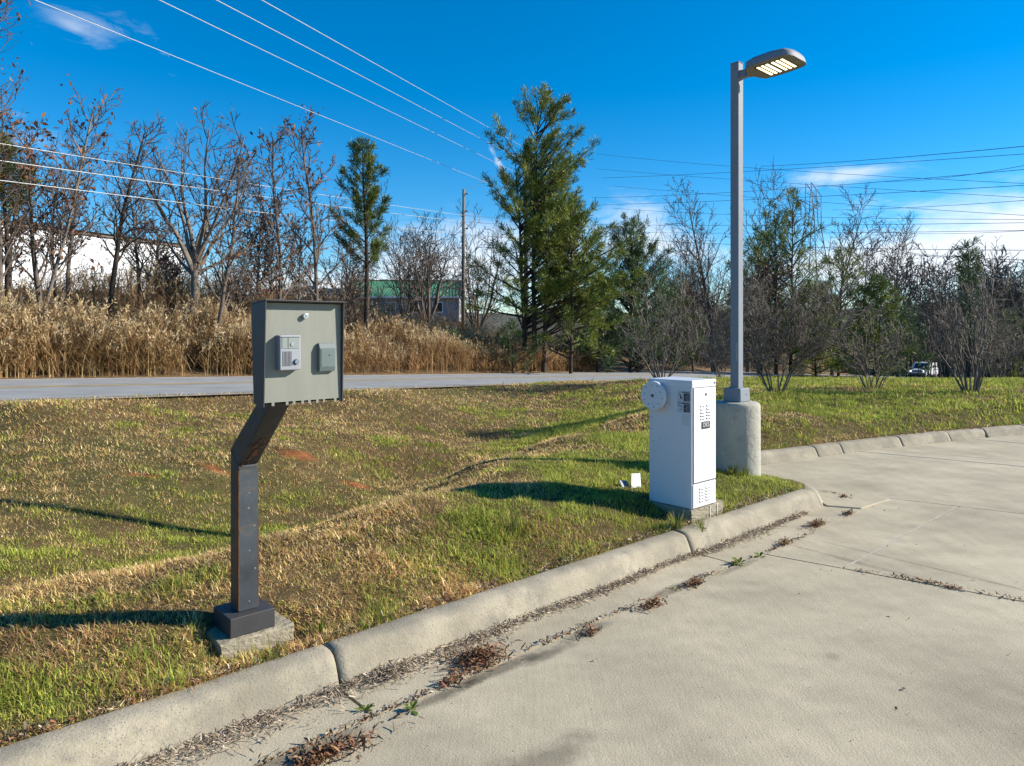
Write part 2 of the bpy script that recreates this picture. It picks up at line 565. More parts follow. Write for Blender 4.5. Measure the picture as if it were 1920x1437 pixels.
def height(x, y, detail=True, full=False):
    shp = np.shape(x)
    x, y = np.ravel(np.asarray(x, float)), np.ravel(np.asarray(y, float))
    rsd, rp = poly_sd(x, y, ROAD)
    rz = np.interp(rp, np.arange(len(ROAD)), ROAD[:, 2])
    rl = np.interp(rp, np.arange(len(ROAD)), ROAD_L)
    # lawn side
    cx, cy = np.clip(x, -26, 60), np.clip(y, -6, 95)
    z = np.clip(tps(cx, cy), -6, 1.2)
    edge = sstep(0.0, 1.0, -rsd)
    z = rz * (1 - edge) + z * edge - 0.02 * (1 - edge)
    if detail:
        near = sstep(60, 15, np.hypot(x, y))
        z = z + near * edge * (0.055 * (fbm(x, y, 0.9, 2, 3) - 0.5) + 0.03 * (fbm(x, y, 0.2, 9, 2) - 0.5))
        # bare clay scarps on the ditch bank
        for px, py, d, wx in ((400, 884, 8.6, .55), (545, 856, 9.6, .5)):
            p = at(px, py, d)
            ux = (x - p[0]) / wx
            vy = (y - p[1] - 0.1 * np.sin(x * 7))
            z = z + np.exp(-ux ** 2) * 0.035 * (sstep(0.02, 0.10, vy) * sstep(1.2, 0.3, vy) - 0.6 * sstep(-.5, -.1, vy) * sstep(.05, -.02, vy))
    # bank beyond the road
    q = rsd - ROAD_W
    amp = np.interp(rl, [0, 35, 52, 62, 72, 84, 100, 112, 130, 200], [1.0, 1.0, 1.0, 1.0, 1.12, 1.25, 0.75, 0.35, 0.2, 0.2])
    bank = amp * (1.9 * sstep(2.2, 8.5, q) + 1.15 * sstep(8, 22, q) + 0.75 * sstep(20, 60, q)) + 0.25 * sstep(.3, 2, q)
    far_floor = np.interp(np.hypot(x, y), [60, 140, 400, 1200], [0, 0, 2, 8])
    zb = rz + bank + (0.35 * (fbm(x, y, 5.0, 4, 3) - .5) * sstep(2.5, 6, q) if detail else 0) + far_floor * sstep(0, 40, q)
    z = np.where(rsd > ROAD_W, zb, z)
    z = np.where((rsd >= -0.05) & (rsd <= ROAD_W + .05), rz - 0.06, z)
    # kerb and pavement
    ksd, kp = poly_sd(x, y, KERB)
    back = sstep(0.17, 0.75, ksd)
    nearlawn = rsd < -0.3
    z = np.where(nearlawn, 0.140 * (1 - back) + z * back, z)
    z = np.where((ksd < 0.12) & nearlawn, -0.03, z)
    pu, pv = (x - PCX) * U2[0] + (y - PCY) * U2[1], (x - PCX) * N2[0] + (y - PCY) * N2[1]
    dip = sstep(.34, .14, np.hypot(pu - .03, pv + .15)) 
    z = np.where(ksd > .12, z * (1 - dip) + np.minimum(z, .115) * dip, z)
    if full:
        return z.reshape(shp), rsd.reshape(shp), ksd.reshape(shp), rl.reshape(shp)
    return z.reshape(shp)


# ground sheet: polar grid, fine in front
ang = np.concatenate([np.arange(-180, -48, 4.0), np.arange(-48, -40, 0.8), np.arange(-40, 40, 0.48), np.arange(40, 48, 0.8), np.arange(48, 180, 4.0)])
rad = np.concatenate([np.geomspace(0.9, 36, 330), np.geomspace(36.6, 4500, 90)[1:]])
AA, RR = np.meshgrid(np.radians(ang), rad)
GX, GY = np.sin(AA) * RR, np.cos(AA) * RR
GZ, GS, GK, GL = height(GX, GY, True, True)


def soil_color(x, y, rsd, ksd):
    n = fbm(x, y, 0.6, 5)
    n2 = fbm(x, y, 3.0, 12)
    c = np.stack([0.070 + 0.045 * n, 0.049 + 0.030 * n, 0.024 + 0.010 * n], -1)
    grn = sstep(0.45, 0.65, n2)[..., None] * 0.5
    c = c * (1 - grn) + np.array([0.06, 0.07, 0.02]) * grn
    # red clay on the ditch bank
    clay = np.zeros_like(x)
    for px, py, d, wx, wy in ((400, 886, 8.6, .30, .10), (545, 858, 9.6, .32, .16), (265, 905, 8.0, .42, .06), (665, 905, 9.2, .22, .08)):
        p = at(px, py, d)
        clay = np.maximum(clay, sstep(1.25, 0.5, np.sqrt(((x - p[0]) / wx) ** 2 + ((y - p[1]) / wy) ** 2) + 2.6 * (fbm(x, y, 0.22, 3) - 0.5)))
    c = c * (1 - clay[..., None]) + np.array([0.25, 0.088, 0.034]) * (.5 + fbm(x, y, .12, 77, 3)[..., None]) * clay[..., None]
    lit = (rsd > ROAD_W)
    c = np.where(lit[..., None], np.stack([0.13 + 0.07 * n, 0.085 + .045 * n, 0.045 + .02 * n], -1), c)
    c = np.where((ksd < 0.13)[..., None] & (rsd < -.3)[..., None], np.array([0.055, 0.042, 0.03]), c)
    return c, clay


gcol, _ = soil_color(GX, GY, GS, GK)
nr, na = GX.shape
i0 = np.arange(nr - 1)[:, None] * na
j0 = np.arange(na)[None, :]
j1 = (j0 + 1) % na
F = np.stack([i0 + j0, i0 + j1, i0 + na + j1, i0 + na + j0], -1).reshape(-1, 4)[:, ::-1]
V = np.stack([GX, GY, GZ], -1).reshape(-1, 3)
# close the middle under the camera
cz = len(V)
V = np.vstack([V, [[0, 0, -0.03]]])
Fc = np.stack([np.full(na, cz), j1[0], j0[0]], -1)
gc = np.vstack([gcol.reshape(-1, 3), [[.05, .04, .03]]])
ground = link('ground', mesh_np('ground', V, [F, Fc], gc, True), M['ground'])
tag(ground, kind='structure')

# wooded ridge on the skyline
mb = MB()
aa = np.radians(np.arange(-70, 80, 0.5))
prof = 26 + 34 * fbm(np.degrees(aa), aa * 0, 14, 3) + 26 * sstep(20, 42, np.degrees(aa)) + 6 * vnoise(np.degrees(aa), aa * 0, 1.2, 5)
rows = []
for k, (rr, hh) in enumerate([(1300, -0.3), (1450, .35), (1600, .75), (1800, 1.0), (2300, .6)]):
    h2 = prof * hh + (5 * vnoise(np.degrees(aa) * 3, aa * 0 + k * 9, 1.0, k) if hh > 0 else 0)
    rows.append(np.stack([np.sin(aa) * rr, np.cos(aa) * rr, h2], -1))
G = np.array(rows)
nr_, na_ = G.shape[:2]
i0 = np.arange(nr_ - 1)[:, None] * na_; j0 = np.arange(na_ - 1)[None, :]
mb.add(G.reshape(-1, 3), np.stack([i0 + j0, i0 + j0 + 1, i0 + na_ + j0 + 1, i0 + na_ + j0], -1).reshape(-1, 4)[:, ::-1])
hills = mb.build('hills', mat('hill_wood', (0.085, 0.085, 0.07), 0.95, 0.5, 0.02, 0, spec=0.1), None, True)
tag(hills, kind='structure')

# ------------------------------------------------------------------ road
def ribbon(P, Nn, q0, q1, dz, name, m, step=None, mask=None):
    A_ = np.column_stack([P[:, :2] + Nn * q0, P[:, 2] + dz])
    B_ = np.column_stack([P[:, :2] + Nn * q1, P[:, 2] + dz])
    V = np.stack([A_, B_], 1).reshape(-1, 3)
    i = np.arange(len(P) - 1) * 2
    F = np.stack([i, i + 2, i + 3, i + 1], -1)
    if mask is not None: F = F[mask[:-1]]
    return link(name, mesh_np(name, V, [F]), m)


road = ribbon(ROAD, ROAD_N, 0, ROAD_W, 0.0, 'road', M['asphalt'])
tag(road, kind='structure')
M['gravel'] = mat('gravel', (.30, .25, .19), .95, .3, 6, .8, 40, fleck=((.14, .12, .10), 18, .3, .5))
for q0, q1 in ((-.38, .02), (ROAD_W - .02, ROAD_W + .5)):
    sh = ribbon(ROAD, ROAD_N, q0, q1, -.005, 'gravel_shoulder', M['gravel'])
    sh.parent = road
def mark(q0, q1, m, nm):
    o = ribbon(ROAD, ROAD_N, q0, q1, 0.004, nm, m)
    o.parent = road
    return o
mark(ROAD_W - 0.40, ROAD_W - 0.28, M['white_paint'], 'edge_line')
mark(ROAD_W / 2 - 0.22, ROAD_W / 2 - 0.10, M['yellow_paint'], 'centre_line')
mark(ROAD_W / 2 + 0.10, ROAD_W / 2 + 0.22, M['yellow_paint'], 'centre_line')

# ------------------------------------------------------------------ pavement slabs
def concrete():
    m = mat('slab_concrete', (0.40, 0.345, 0.242), 0.9, 0.22, 1.1, 0.30, 95, spec=0.25, fleck=((0.12, 0.11, 0.10), 26, 0.10, 0.20))
    nt = m.node_tree; N, L = nt.nodes, nt.links
    p = N['Principled BSDF']
    src = p.inputs['Base Color'].links[0].from_socket
    tcn = N.new('ShaderNodeTexCoord')
    # broom finish: fine lines across the lane
    mp = N.new('ShaderNodeMapping'); mp.inputs['Rotation'].default_value = (0, 0, -KERB_ROT)
    mp.inputs['Scale'].default_value = (70, 3.0, 1)
    L.new(tcn.outputs['Object'], mp.inputs['Vector'])
    def noise(vec, sc, det=4, rg=.6):
        n = N.new('ShaderNodeTexNoise'); n.inputs['Scale'].default_value = sc; n.inputs['Detail'].default_value = det; n.inputs['Roughness'].default_value = rg
        L.new(vec, n.inputs['Vector']); return n.outputs[0]
    def mrange(v, a, b, c, d):
        r = N.new('ShaderNodeMapRange'); r.inputs[1].default_value = a; r.inputs[2].default_value = b; r.inputs[3].default_value = c; r.inputs[4].default_value = d
        L.new(v, r.inputs[0]); return r.outputs[0]
    def mathn(op, a, b):
        n = N.new('ShaderNodeMath'); n.operation = op
        for i, v in enumerate((a, b)):
            if isinstance(v, (int, float)): n.inputs[i].default_value = v
            else: L.new(v, n.inputs[i])
        return n.outputs[0]
    broom = mrange(noise(mp.outputs[0], 1.0, 3), .3, .7, .93, 1.06)
    grain = mrange(noise(tcn.outputs['Object'], 160, 3, .7), .25, .75, .80, 1.18)
    blot = mathn('MULTIPLY', mrange(noise(tcn.outputs['Object'], 0.7, 7, .7), .35, .7, 1.09, .86), mrange(noise(tcn.outputs['Object'], 4.5, 6, .7), .40, .75, 1.04, .86))
    f = mathn('MULTIPLY', mathn('MULTIPLY', broom, grain), blot)
    # damp stains with shapes of their own
    warp = noise(tcn.outputs['Object'], 3.2, 6, .7)
    sp = N.new('ShaderNodeSeparateXYZ'); L.new(tcn.outputs['Object'], sp.inputs[0])
    def stain(cx, cy, rx, ry, ang_, amt):
        ca, sa = math.cos(ang_), math.sin(ang_)
        dx, dy = mathn('SUBTRACT', sp.outputs[0], cx), mathn('SUBTRACT', sp.outputs[1], cy)
        u = mathn('ADD', mathn('MULTIPLY', dx, ca / rx), mathn('MULTIPLY', dy, sa / rx))
        v = mathn('ADD', mathn('MULTIPLY', dx, -sa / ry), mathn('MULTIPLY', dy, ca / ry))
        r2 = mathn('SQRT', mathn('ADD', mathn('MULTIPLY', u, u), mathn('MULTIPLY', v, v)), 0)
        return mrange(mathn('ADD', r2, mathn('MULTIPLY', mathn('SUBTRACT', warp, .5), 2.8)), .40, 1.15, amt, 1.0)
    for px, py, rx, ry, amt in ((1000, 1440, .34, .10, .62), (935, 1256, .36, .05, .45), (1030, 1226, .20, .05, .5), (810, 1312, .30, .045, .45), (1110, 1180, .22, .05, .55),
                                (1250, 1110, .25, .045, .55), (560, 1415, .35, .06, .5), (1380, 1065, .3, .035, .62)):
        d = CAM_Z * FPX / (py - HORIZON)
        f = mathn('MULTIPLY', f, stain((px - 960) / FPX * d, d, rx, ry, KERB_ROT if py != 1425 else 0.1, amt))
    # faint wheel tracks along the lane and a few drips
    for s0, t0, rx, ry, amt in ((3.0, -2.3, 5.5, .16, .90), (3.4, -3.9, 5.0, .17, .90), (2.1, -3.0, .10, .06, .72), (3.6, -3.15, .07, .05, .75), (4.9, -2.9, .09, .06, .75), (1.2, -2.6, .06, .05, .78), (2.9, -1.4, .05, .04, .78)):
        c_ = st(s0, t0)
        f = mathn('MULTIPLY', f, stain(c_[0], c_[1], rx, ry, KERB_ROT, amt))
    # tyre scuffs across the lane
    for px, py, rx, ry in ((1560, 1042, .55, .018), (1760, 1068, 1.0, .016), (1600, 1055, .35, .012)):
        d = CAM_Z * FPX / (py - HORIZON)
        f = mathn('MULTIPLY', f, stain((px - 960) / FPX * d, d, rx, ry, -0.90, .62))
    sc = N.new('ShaderNodeVectorMath'); sc.operation = 'SCALE'
    L.new(src, sc.inputs[0]); L.new(f, sc.inputs['Scale'])
    L.new(sc.outputs[0], p.inputs['Base Color'])
    return m


M['slab'] = concrete()
pavement = empty('pavement', (0, 0, 0))
tag(pavement, kind='structure')


def clip(poly, a, b, c):
    """keep a*s+b*t <= c"""
    out = []
    for i in range(len(poly)):
        p, q = poly[i], poly[(i + 1) % len(poly)]
        fp, fq = a * p[0] + b * p[1] - c, a * q[0] + b * q[1] - c
        if fp <= 0: out.append(p)
        if fp * fq < 0:
            k = fp / (fp - fq)
            out.append((p[0] + (q[0] - p[0]) * k, p[1] + (q[1] - p[1]) * k))
    return out


JOINTS = [(-8.2, -.12), (-1.9, -.12), (4.14, -.20), (6.70, -.25), (10.0, -.25), (13.4, -.25), (17, -.25), (24, -.25), (36, -.25)]   # s = s0 + k*t


def slab_cell(lo, hi, t0, t1, gs=.004, gt0=.004, gt1=.004):
    gs = gs * 1.7
    poly = [(-30, t0 + gt0), (60, t0 + gt0), (60, t1 - gt1), (-30, t1 - gt1)]
    if lo is not None: poly = clip(poly, -1, lo[1], -(lo[0] + gs))
    if hi is not None: poly = clip(poly, 1, -hi[1], hi[0] - gs)
    if len(poly) < 3: return
    W = [st(s, t)[:2] for s, t in poly]
    o = prism('slab', W, 'z', -0.028, 0.0, M['slab'], pavement)
    return o


GJ = [(-9, 0), (-2.15, 0), (.87, 0), (3.84, 0), (6.3, -.1)]
for a, b in zip(GJ[:-1], GJ[1:]):
    slab_cell(a, b, -.31, .13, .005, .009, 0)
slab_cell((6.3, -.1), JOINTS[3], -.31, 1.9, .003, .006, 0)
for k in range(len(JOINTS) - 1):
    a, b = JOINTS[k], JOINTS[k + 1]
    if b[0] <= 4.2:
        slab_cell(a, b, -7.5, -.31, .006, .003, .009)
        slab_cell(a, b, -25, -7.5, .006)
    elif b[0] <= 6.8:
        slab_cell(a, b, -.86, -.31, .004, .007, .007)
        slab_cell(a, b, -7.5, -.86, .004, .004, .007)
        slab_cell(a, b, -25, -7.5, .004)
    else:
        slab_cell(a, b, -.80, 2.6, .004, .002, .004)
        slab_cell(a, b, -7.5, -.80, .004, .004, .002)
        slab_cell(a, b, -25, -7.5, .004)

# pale sealant in the lengthwise joint
mb = MB()
a_, b_ = st(4.35, -.867, .0015), st(6.9, -.853, .0015)
for k in range(14):
    p, q = a_ + (b_ - a_) * k / 14, a_ + (b_ - a_) * (k + 1) / 14
    w = np.array([N2[0], N2[1], 0]) * 0.007
    mb.add([p - w, q - w, q + w, p + w], [[0, 1, 2, 3]])
seal = mb.build('joint_sealant', mat('sealant', (.37, .35, .285), .8, .25, 8), pavement)


def ground_line(px0, py0, px1, py1, w, name, m, z=.004):
    d0, d1 = CAM_Z * FPX / (py0 - HORIZON), CAM_Z * FPX / (py1 - HORIZON)
    p = np.array([(px0 - 960) / FPX * d0, d0, z]); q = np.array([(px1 - 960) / FPX * d1, d1, z])
    t = (q - p) / np.linalg.norm(q - p); n = np.array([-t[1], t[0], 0]) * w / 2
    mb = MB(); mb.add([p - n, q - n, q + n, p + n], [[0, 1, 2, 3]])
    return mb.build(name, m, pavement)


faded = mat('faded_line', (.42, .375, .285), .85, .2, 3)
ground_line(1588, 844, 1990, 881, .07, 'painted_line', faded)
ground_line(1775, 819, 2100, 846, .07, 'painted_line', faded)

# ------------------------------------------------------------------ kerb
kerb = empty('kerb', (0, 0, 0))
tag(kerb, kind='structure')
SEC = [(0.0, -0.04), (0.0, 0.004), (0.016, 0.03), (0.040, 0.090), (0.054, 0.120), (0.072, 0.139), (0.098, 0.149), (0.135, 0.153), (0.180, 0.152), (0.194, 0.147), (0.197, 0.10), (0.197, -0.04)]
KD = catmull(KERB, 8)
KL = np.concatenate([[0], np.cumsum(np.linalg.norm(np.diff(KD, axis=0), axis=1))])
KT = np.gradient(KD, axis=0); KT /= np.linalg.norm(KT, axis=1, keepdims=True)
KN = np.stack([-KT[:, 1], KT[:, 0]], 1)
def kerb_len_at(s, t):
    p = st(s, t)[:2]
    return KL[((KD - p) ** 2).sum(1).argmin()]
cuts = [kerb_len_at(-9, 0), kerb_len_at(-5.1, 0), kerb_len_at(-2.15, 0), kerb_len_at(.87, 0), kerb_len_at(3.80, 0), kerb_len_at(5.95, .02), kerb_len_at(6.42, 1.0)]
for px, py in ((1505, 846), (1541, 838), (1634, 822), (1714, 812), (1787, 806), (1868, 800)):
    d = CAM_Z * FPX / (py + 6 - HORIZON)
    p = np.array([(px - 960) / FPX * d, d])
    cuts.append(KL[((KD - p) ** 2).sum(1).argmin()])
e = cuts[-1]
while e < KL[-1] - 4:
    e += 2.6; cuts.append(e)
krng = np.random.default_rng(3)
for a, b in zip(cuts[:-1], cuts[1:]):
    g = 0.0045 if a < cuts[5] else 0.0018
    ls = np.arange(a + g, b - g, 0.05)
    ls = np.append(ls, b - g)
    X, Y = np.interp(ls, KL, KD[:, 0]), np.interp(ls, KL, KD[:, 1])
    NX, NY = np.interp(ls, KL, KN[:, 0]), np.interp(ls, KL, KN[:, 1])
    rows = []
    dzs, dts = krng.uniform(-.004, .004), krng.uniform(-.004, .004)
    for i, l in enumerate(ls):
        e_ = min(i, len(ls) - 1 - i)
        rnd = 0.003 if e_ == 0 else 0.0
        s_, t_ = to_st(X[i], Y[i])
        row = []
        for (tt, zz) in SEC:
            j = 0.006 * (vnoise(l * 1.0, zz * 9 + tt * 30, 0.12, 4) - .5)
            nose = math.exp(-((s_ - 6.3) / .35) ** 2 - ((t_ - .25) / .4) ** 2) if 5 < s_ < 7 else 0
            zz2 = (zz - rnd) * (1 - .22 * nose) * (1 - .14 * float(sstep(6.5, 8.5, s_))) if zz > 0 else zz
            row.append((X[i] + NX[i] * (tt + j + dts + rnd * .5), Y[i] + NY[i] * (tt + j + dts + rnd * .5), zz2 + (j + dzs if zz > .02 else 0)))
        rows.append(row)
    G = np.array(rows)
    n_, m_ = G.shape[:2]
    i0 = np.arange(n_ - 1)[:, None] * m_; j0 = np.arange(m_ - 1)[None, :]
    mb = MB()
    mb.add(G.reshape(-1, 3), np.stack([i0 + j0, i0 + j0 + 1, i0 + m_ + j0 + 1, i0 + m_ + j0], -1).reshape(-1, 4)[:, ::-1])
    for row, rev in ((0, False), (n_ - 1, True)):
        idx = [row * m_ + k for k in range(m_)]
        t = np.array([[idx[0], idx[k], idx[k + 1]] for k in range(1, m_ - 1)])
        mb.f[3].append(t if not rev else t[:, ::-1])
    mb.build('kerb_segment', M['kerb'], kerb, False)
for o in kerb.children:
    o.data.polygons.foreach_set("use_smooth", np.array([len(p.vertices) == 4 for p in o.data.polygons], dtype=bool))

# flat concrete toe running out from the kerb nose
toe = [(5.98, -.02), (6.12, -.28), (6.72, -.33), (6.78, -.12), (6.62, .12), (6.40, .30), (6.2, .2)]
W = [st(s, t)[:2] for s, t in toe]
prism('kerb_toe', W, 'z', -.02, .012, M['slab'], kerb, .006, 1)

# ------------------------------------------------------------------ entry station on its bent post
M['pad'] = mat('pad_concrete', (0.29, 0.25, 0.175), 0.9, .2, 5, .6, 50, dark=(.19, .18, .12), darkamt=.4, dscale=9, fleck=((0.15, 0.14, 0.13), 70, .25, .3))
M['tube'] = mat('black_steel', (0.032, 0.034, 0.036), .5, .35, 9, .15, 60, spec=.5, dark=(0.10, 0.05, 0.02), darkamt=.20, dscale=5)
M['plate'] = mat('steel_plate', (0.042, 0.050, 0.058), .5, .4, 5, .05, 40, spec=.4, dark=(0.10, 0.075, 0.05), darkamt=.25, dscale=7, fleck=((.20, .18, .13), 34, .15, .25))
M['rust'] = mat('rust', (0.12, 0.048, 0.02), .9, .5, 18, .5, 60)
M['cover'] = mat('cover_metal', (0.042, 0.040, 0.041), .5, .12, 9, .1, 120, spec=.45)
M['face'] = mat('face_panel', (0.205, 0.210, 0.172), .55, .06, 4, .04, 60, dark=(.185, .19, .155), darkamt=.35, dscale=3, spec=.4, stretch=(3, 3, .6))
M['hood'] = mat('hood_metal', (0.050, 0.050, 0.050), .5, .12, 6, .1, 120, spec=.4)
M['silver'] = mat('silver_plastic', (0.27, 0.28, 0.295), .4, .05, 8, 0, 40, spec=.5)
M['bluegrey'] = mat('blue_grey_side', (0.16, 0.20, 0.27), .5, .08, 8)
M['reader'] = mat('reader_plastic', (0.11, 0.14, 0.135), .55, .06, 10, .03, 150)
M['black'] = mat('black_plastic', (0.012, 0.012, 0.013), .5, .1, 10)
M['steel'] = mat('bright_steel', (0.55, 0.53, 0.5), .3, .1, 20, metallic=.8)
M['glass'] = mat('lens_glass', (0.25, 0.28, 0.26), .08, .05, 8, spec=.6, coat=.6)
M['card'] = mat('white_card', (.80, .80, .78), .6, .05, 8)

post_c = np.array([-1.337, 3.37]) + U2 * .11 + N2 * .11
PZ = 0.205
post = empty('entry_station', (post_c[0], post_c[1], PZ), KERB_ROT)
tag(post, 'grey call box with intercom and card reader on a bent black steel post', 'call box')
# local frame: x along the kerb, -y towards the pavement
box('base_cover', (-.11, -.11, 0.0), (.11, .11, .092), M['cover'], post, .003, 2)
tb = 0.05
bend = 0.84
upright = prism('upright', [(-tb, .02), (tb, .02), (tb, bend + .04), (-tb, bend - .035)], 'x', -tb, tb, M['tube'], post, .006, 2)
box('steel_plate', (-tb + .004, -tb - .0045, .095), (tb - .002, -tb - .0005, bend - .055), M['plate'], post, .001, 1)
box('rust_edge', (-tb - .001, -tb - .0052, .10), (-tb + .0045, -tb + .004, bend - .06), M['rust'], post, .001, 1)
box('rust_edge', (tb - .003, -tb - .0052, .10), (tb + .0010, -tb + .004, bend - .30), M['rust'], post, .001, 1)
# leaning arm: parallelogram in the y-z plane
ay, azz = -.40, 1.165
poly = [(-tb, bend - .035), (tb, bend + .04), (ay + .085, azz), (ay - .055, azz)]
prism('arm', poly, 'x', -tb + .001, tb - .001, M['tube'], post, .006, 2)
# ragged rust patch on the underside of the arm
mb = MB()
rr = np.random.default_rng(5)
d_ = np.array([ay - .055 + tb, azz - (bend - .035)]); d_ /= np.linalg.norm(d_)
nrm = np.array([-d_[1], d_[0]])
if nrm[1] > 0: nrm = -nrm
for k in range(26):
    u = rr.uniform(0.0, .24); x = rr.uniform(-.042, .01) + .16 * u - .01
    c = np.array([-tb, bend - .035]) + d_ * (u + .006) + nrm * (.0015 + .0002 * k)
    r_ = rr.uniform(.006, .014)
    n = 6
    pts = []
    for i in range(n):
        a = 2 * math.pi * i / n
        rx = r_ * rr.uniform(.6, 1.3)
        pts.append((x + rx * .7 * math.cos(a), c[0] + d_[0] * rx * 1.8 * math.sin(a), c[1] + d_[1] * rx * 1.8 * math.sin(a)))
    mb.add(pts, [[0, i, i + 1] for i in range(1, n - 1)])
mb.build('rust_patch', M['rust'], post)

HF = -.58           # y of the front edge of the box
hx0, hx1 = -.142, .228
hz0, hz1 = 1.143, 1.590
fy = HF + .026
# box shell: back part and the hood around the face (deeper at the top)
th = .006
shell = empty('housing', (0, 0, 0), 0, post)
prism('side_panel', [(HF + .004, hz0 - .005), (HF - .016, hz1), (HF + .135, hz1 - .012), (HF + .105, hz0 + .005)], 'x', hx0 - th, hx0, M['hood'], shell, .0015, 1)
prism('side_panel', [(HF + .016, hz0 - .005), (HF + .002, hz1), (HF + .135, hz1 - .012), (HF + .105, hz0 + .005)], 'x', hx1, hx1 + th, M['hood'], shell, .0015, 1)
prism('top_panel', [(HF - .018, hz1 + .001), (HF - .018, hz1 + .007), (HF + .135, hz1 - .004), (HF + .135, hz1 - .010)], 'x', hx0 - th, hx1 + th, M['hood'], shell, .0015, 1)
box('back_panel', (hx0 + .001, HF + .10, hz0 + .004), (hx1 - .001, HF + .104, hz1 - .012), M['hood'], shell)
# face plate with comb-like lower edge
box('face_plate', (hx0 + .001, fy, hz0 + .012), (hx1 - .001, fy + .004, hz1 - .006), M['face'], post)
for a, b in ((0, .008), (.040, .052), (.104, .116), (.136, .148), (.176, .188), (.208, .220), (.246, .258), (.280, .290), (.335, .347), (.362, .3685)):
    box('tab', (hx0 + .001 + a, fy + .0003, hz0 - .003), (hx0 + .001 + b, fy + .0037, hz0 + .0125), M['face'], post)
box('bottom_panel', (hx0 + .001, fy + .012, hz0 + .004), (hx1 - .001, HF + .10, hz0 + .007), M['black'], shell)
# key lock
lk = disc('lock', (hx0 + .190, fy - .008, hz1 - .062), (0, -1, 0), .0125, .018, M['steel'], post, 24, .002)
box('keyhole', (hx0 + .1888, fy - .0178, hz1 - .067), (hx0 + .1912, fy - .0166, hz1 - .057), M['black'], lk)
# intercom
ix, iz = hx0 + .058, hz0 + .150
iw, ih, idp = .098, .152, .040
inter = empty('intercom', (0, 0, 0), 0, post)
box('back_box', (ix, fy - .030, iz), (ix + iw, fy - .0005, iz + ih), M['bluegrey'], inter, .003, 2)
box('front_panel', (ix + .002, fy - idp, iz + .001), (ix + iw - .001, fy - .0295, iz + ih - .001), M['silver'], inter, .004, 2)
win = box('camera_window', (ix + .010, fy - idp - .002, iz + ih - .058), (ix + iw - .010, fy - idp + .001, iz + ih - .010), M['glass'], inter, .001, 1)
box('window_divider', (ix + .037, fy - idp - .0032, iz + ih - .057), (ix + .0385, fy - idp - .0019, iz + ih - .011), M['hood'], win)
lens = disc('lens', (ix + .056, fy - idp - .0035, iz + ih - .040), (0, -1, 0), .0085, .003, M['silver'], win, 20, .0008)
box('window_edge', (ix + .008, fy - idp - .0016, iz + ih - .0105), (ix + iw - .008, fy - idp + .001, iz + ih - .0075), M['black'], win)
for k in range(7):
    box('speaker_slot', (ix + .013 + k * .0062, fy - idp - .0006, iz + .018), (ix + .0158 + k * .0062, fy - idp + .001, iz + .082), M['black'], inter)
bt = disc('call_button', (ix + iw - .024, fy - idp - .002, iz + .036), (0, -1, 0), .0118, .006, M['hood'], inter, 24, .001)
disc('button_cap', (ix + iw - .024, fy - idp - .0062, iz + .036), (0, -1, 0), .0085, .004, M['bluegrey'], bt, 20, .001)
# card reader
rx_, rz_ = hx0 + .252, hz0 + .137
rw, rh = .078, .128
rd_ = empty('card_reader', (0, 0, 0), 0, post)
prism('reader_body', [(fy - .0005, rz_), (fy - .018, rz_ + .001), (fy - .024, rz_ + .018), (fy - .024, rz_ + rh - .022), (fy - .014, rz_ + rh), (fy - .0005, rz_ + rh)], 'x', rx_, rx_ + rw, M['reader'], rd_, .002, 2)
box('reader_front', (rx_ + .006, fy - .0262, rz_ + .021), (rx_ + rw - .006, fy - .0235, rz_ + rh - .024), M['reader'], rd_, .0008, 1)
disc('indicator', (rx_ + rw * .60, fy - .0268, rz_ + rh - .054), (0, -1, 0), .0028, .0015, M['black'], rd_, 12)

pad = box('concrete_pad', (0, 0, 0), (1, 1, 1), M['pad'], None)
bpy.data.objects.remove(pad)
bm = bmesh.new()
bmesh.ops.create_grid(bm, x_segments=14, y_segments=14, size=.5)
prg = np.random.default_rng(2)
def rough_pad(name, lo, hi, label, seed, m):
    g = np.random.default_rng(seed)
    bm = bmesh.new()
    bmesh.ops.create_cube(bm, size=1)
    bmesh.ops.subdivide_edges(bm, edges=bm.edges[:], cuts=9, use_grid_fill=True)
    lo_, hi_ = np.array(lo), np.array(hi)
    for v in bm.verts:
        c = np.array(v.co) + .5
        p = lo_ + (hi_ - lo_) * c
        on = sum(1 for k in range(3) if c[k] < .01 or c[k] > .99)
        amp = .002 if on < 2 else .005
        p += g.uniform(-amp, amp, 3)
        if on >= 2:
            p += ((lo_ + hi_) / 2 - p) * .012
        v.co = p
    return bm_obj(name, bm, m, None, False)
bm.free()
pd = rough_pad('concrete_pad', (-.165, -.135, -.14), (.20, .185, -.002), '', 4, M['pad'])
pd.location = (post_c[0], post_c[1], PZ); pd.rotation_euler = (0, 0, KERB_ROT)
tag(pd, 'small rough concrete footing under the call box post beside the kerb', 'footing')

# ------------------------------------------------------------------ barrier gate operator
M['white_metal'] = mat('white_enamel_shaded', (0.60, 0.62, 0.65), .38, .03, 5, .03, 30, spec=.5, coat=.15, fleck=((.33, .35, .40), 14, .09, .10))  # cabinet white darkened and blued to paint in the side's shade
M['white_door'] = mat('white_door', (0.70, 0.70, 0.69), .4, .02, 5, .02, 30, spec=.5)  # lighter copy of the cabinet white for the sunlit front
M['seam'] = mat('seam_dark', (.10, .10, .11), .7, .1, 10)
M['sticker'] = mat('sticker_grey', (.30, .31, .34), .5, .12, 30)
M['sticker_dark'] = mat('sticker_dark', (.055, .05, .055), .5, .2, 40)
M['sticker_light'] = mat('sticker_light', (.50, .52, .54), .5, .1, 40)
M['faded'] = mat('faded_patch', (.52, .55, .55), .6, .06, 10)
GZB = .248
gate = empty('gate_operator', (1.428, 5.64, GZB), KERB_ROT)
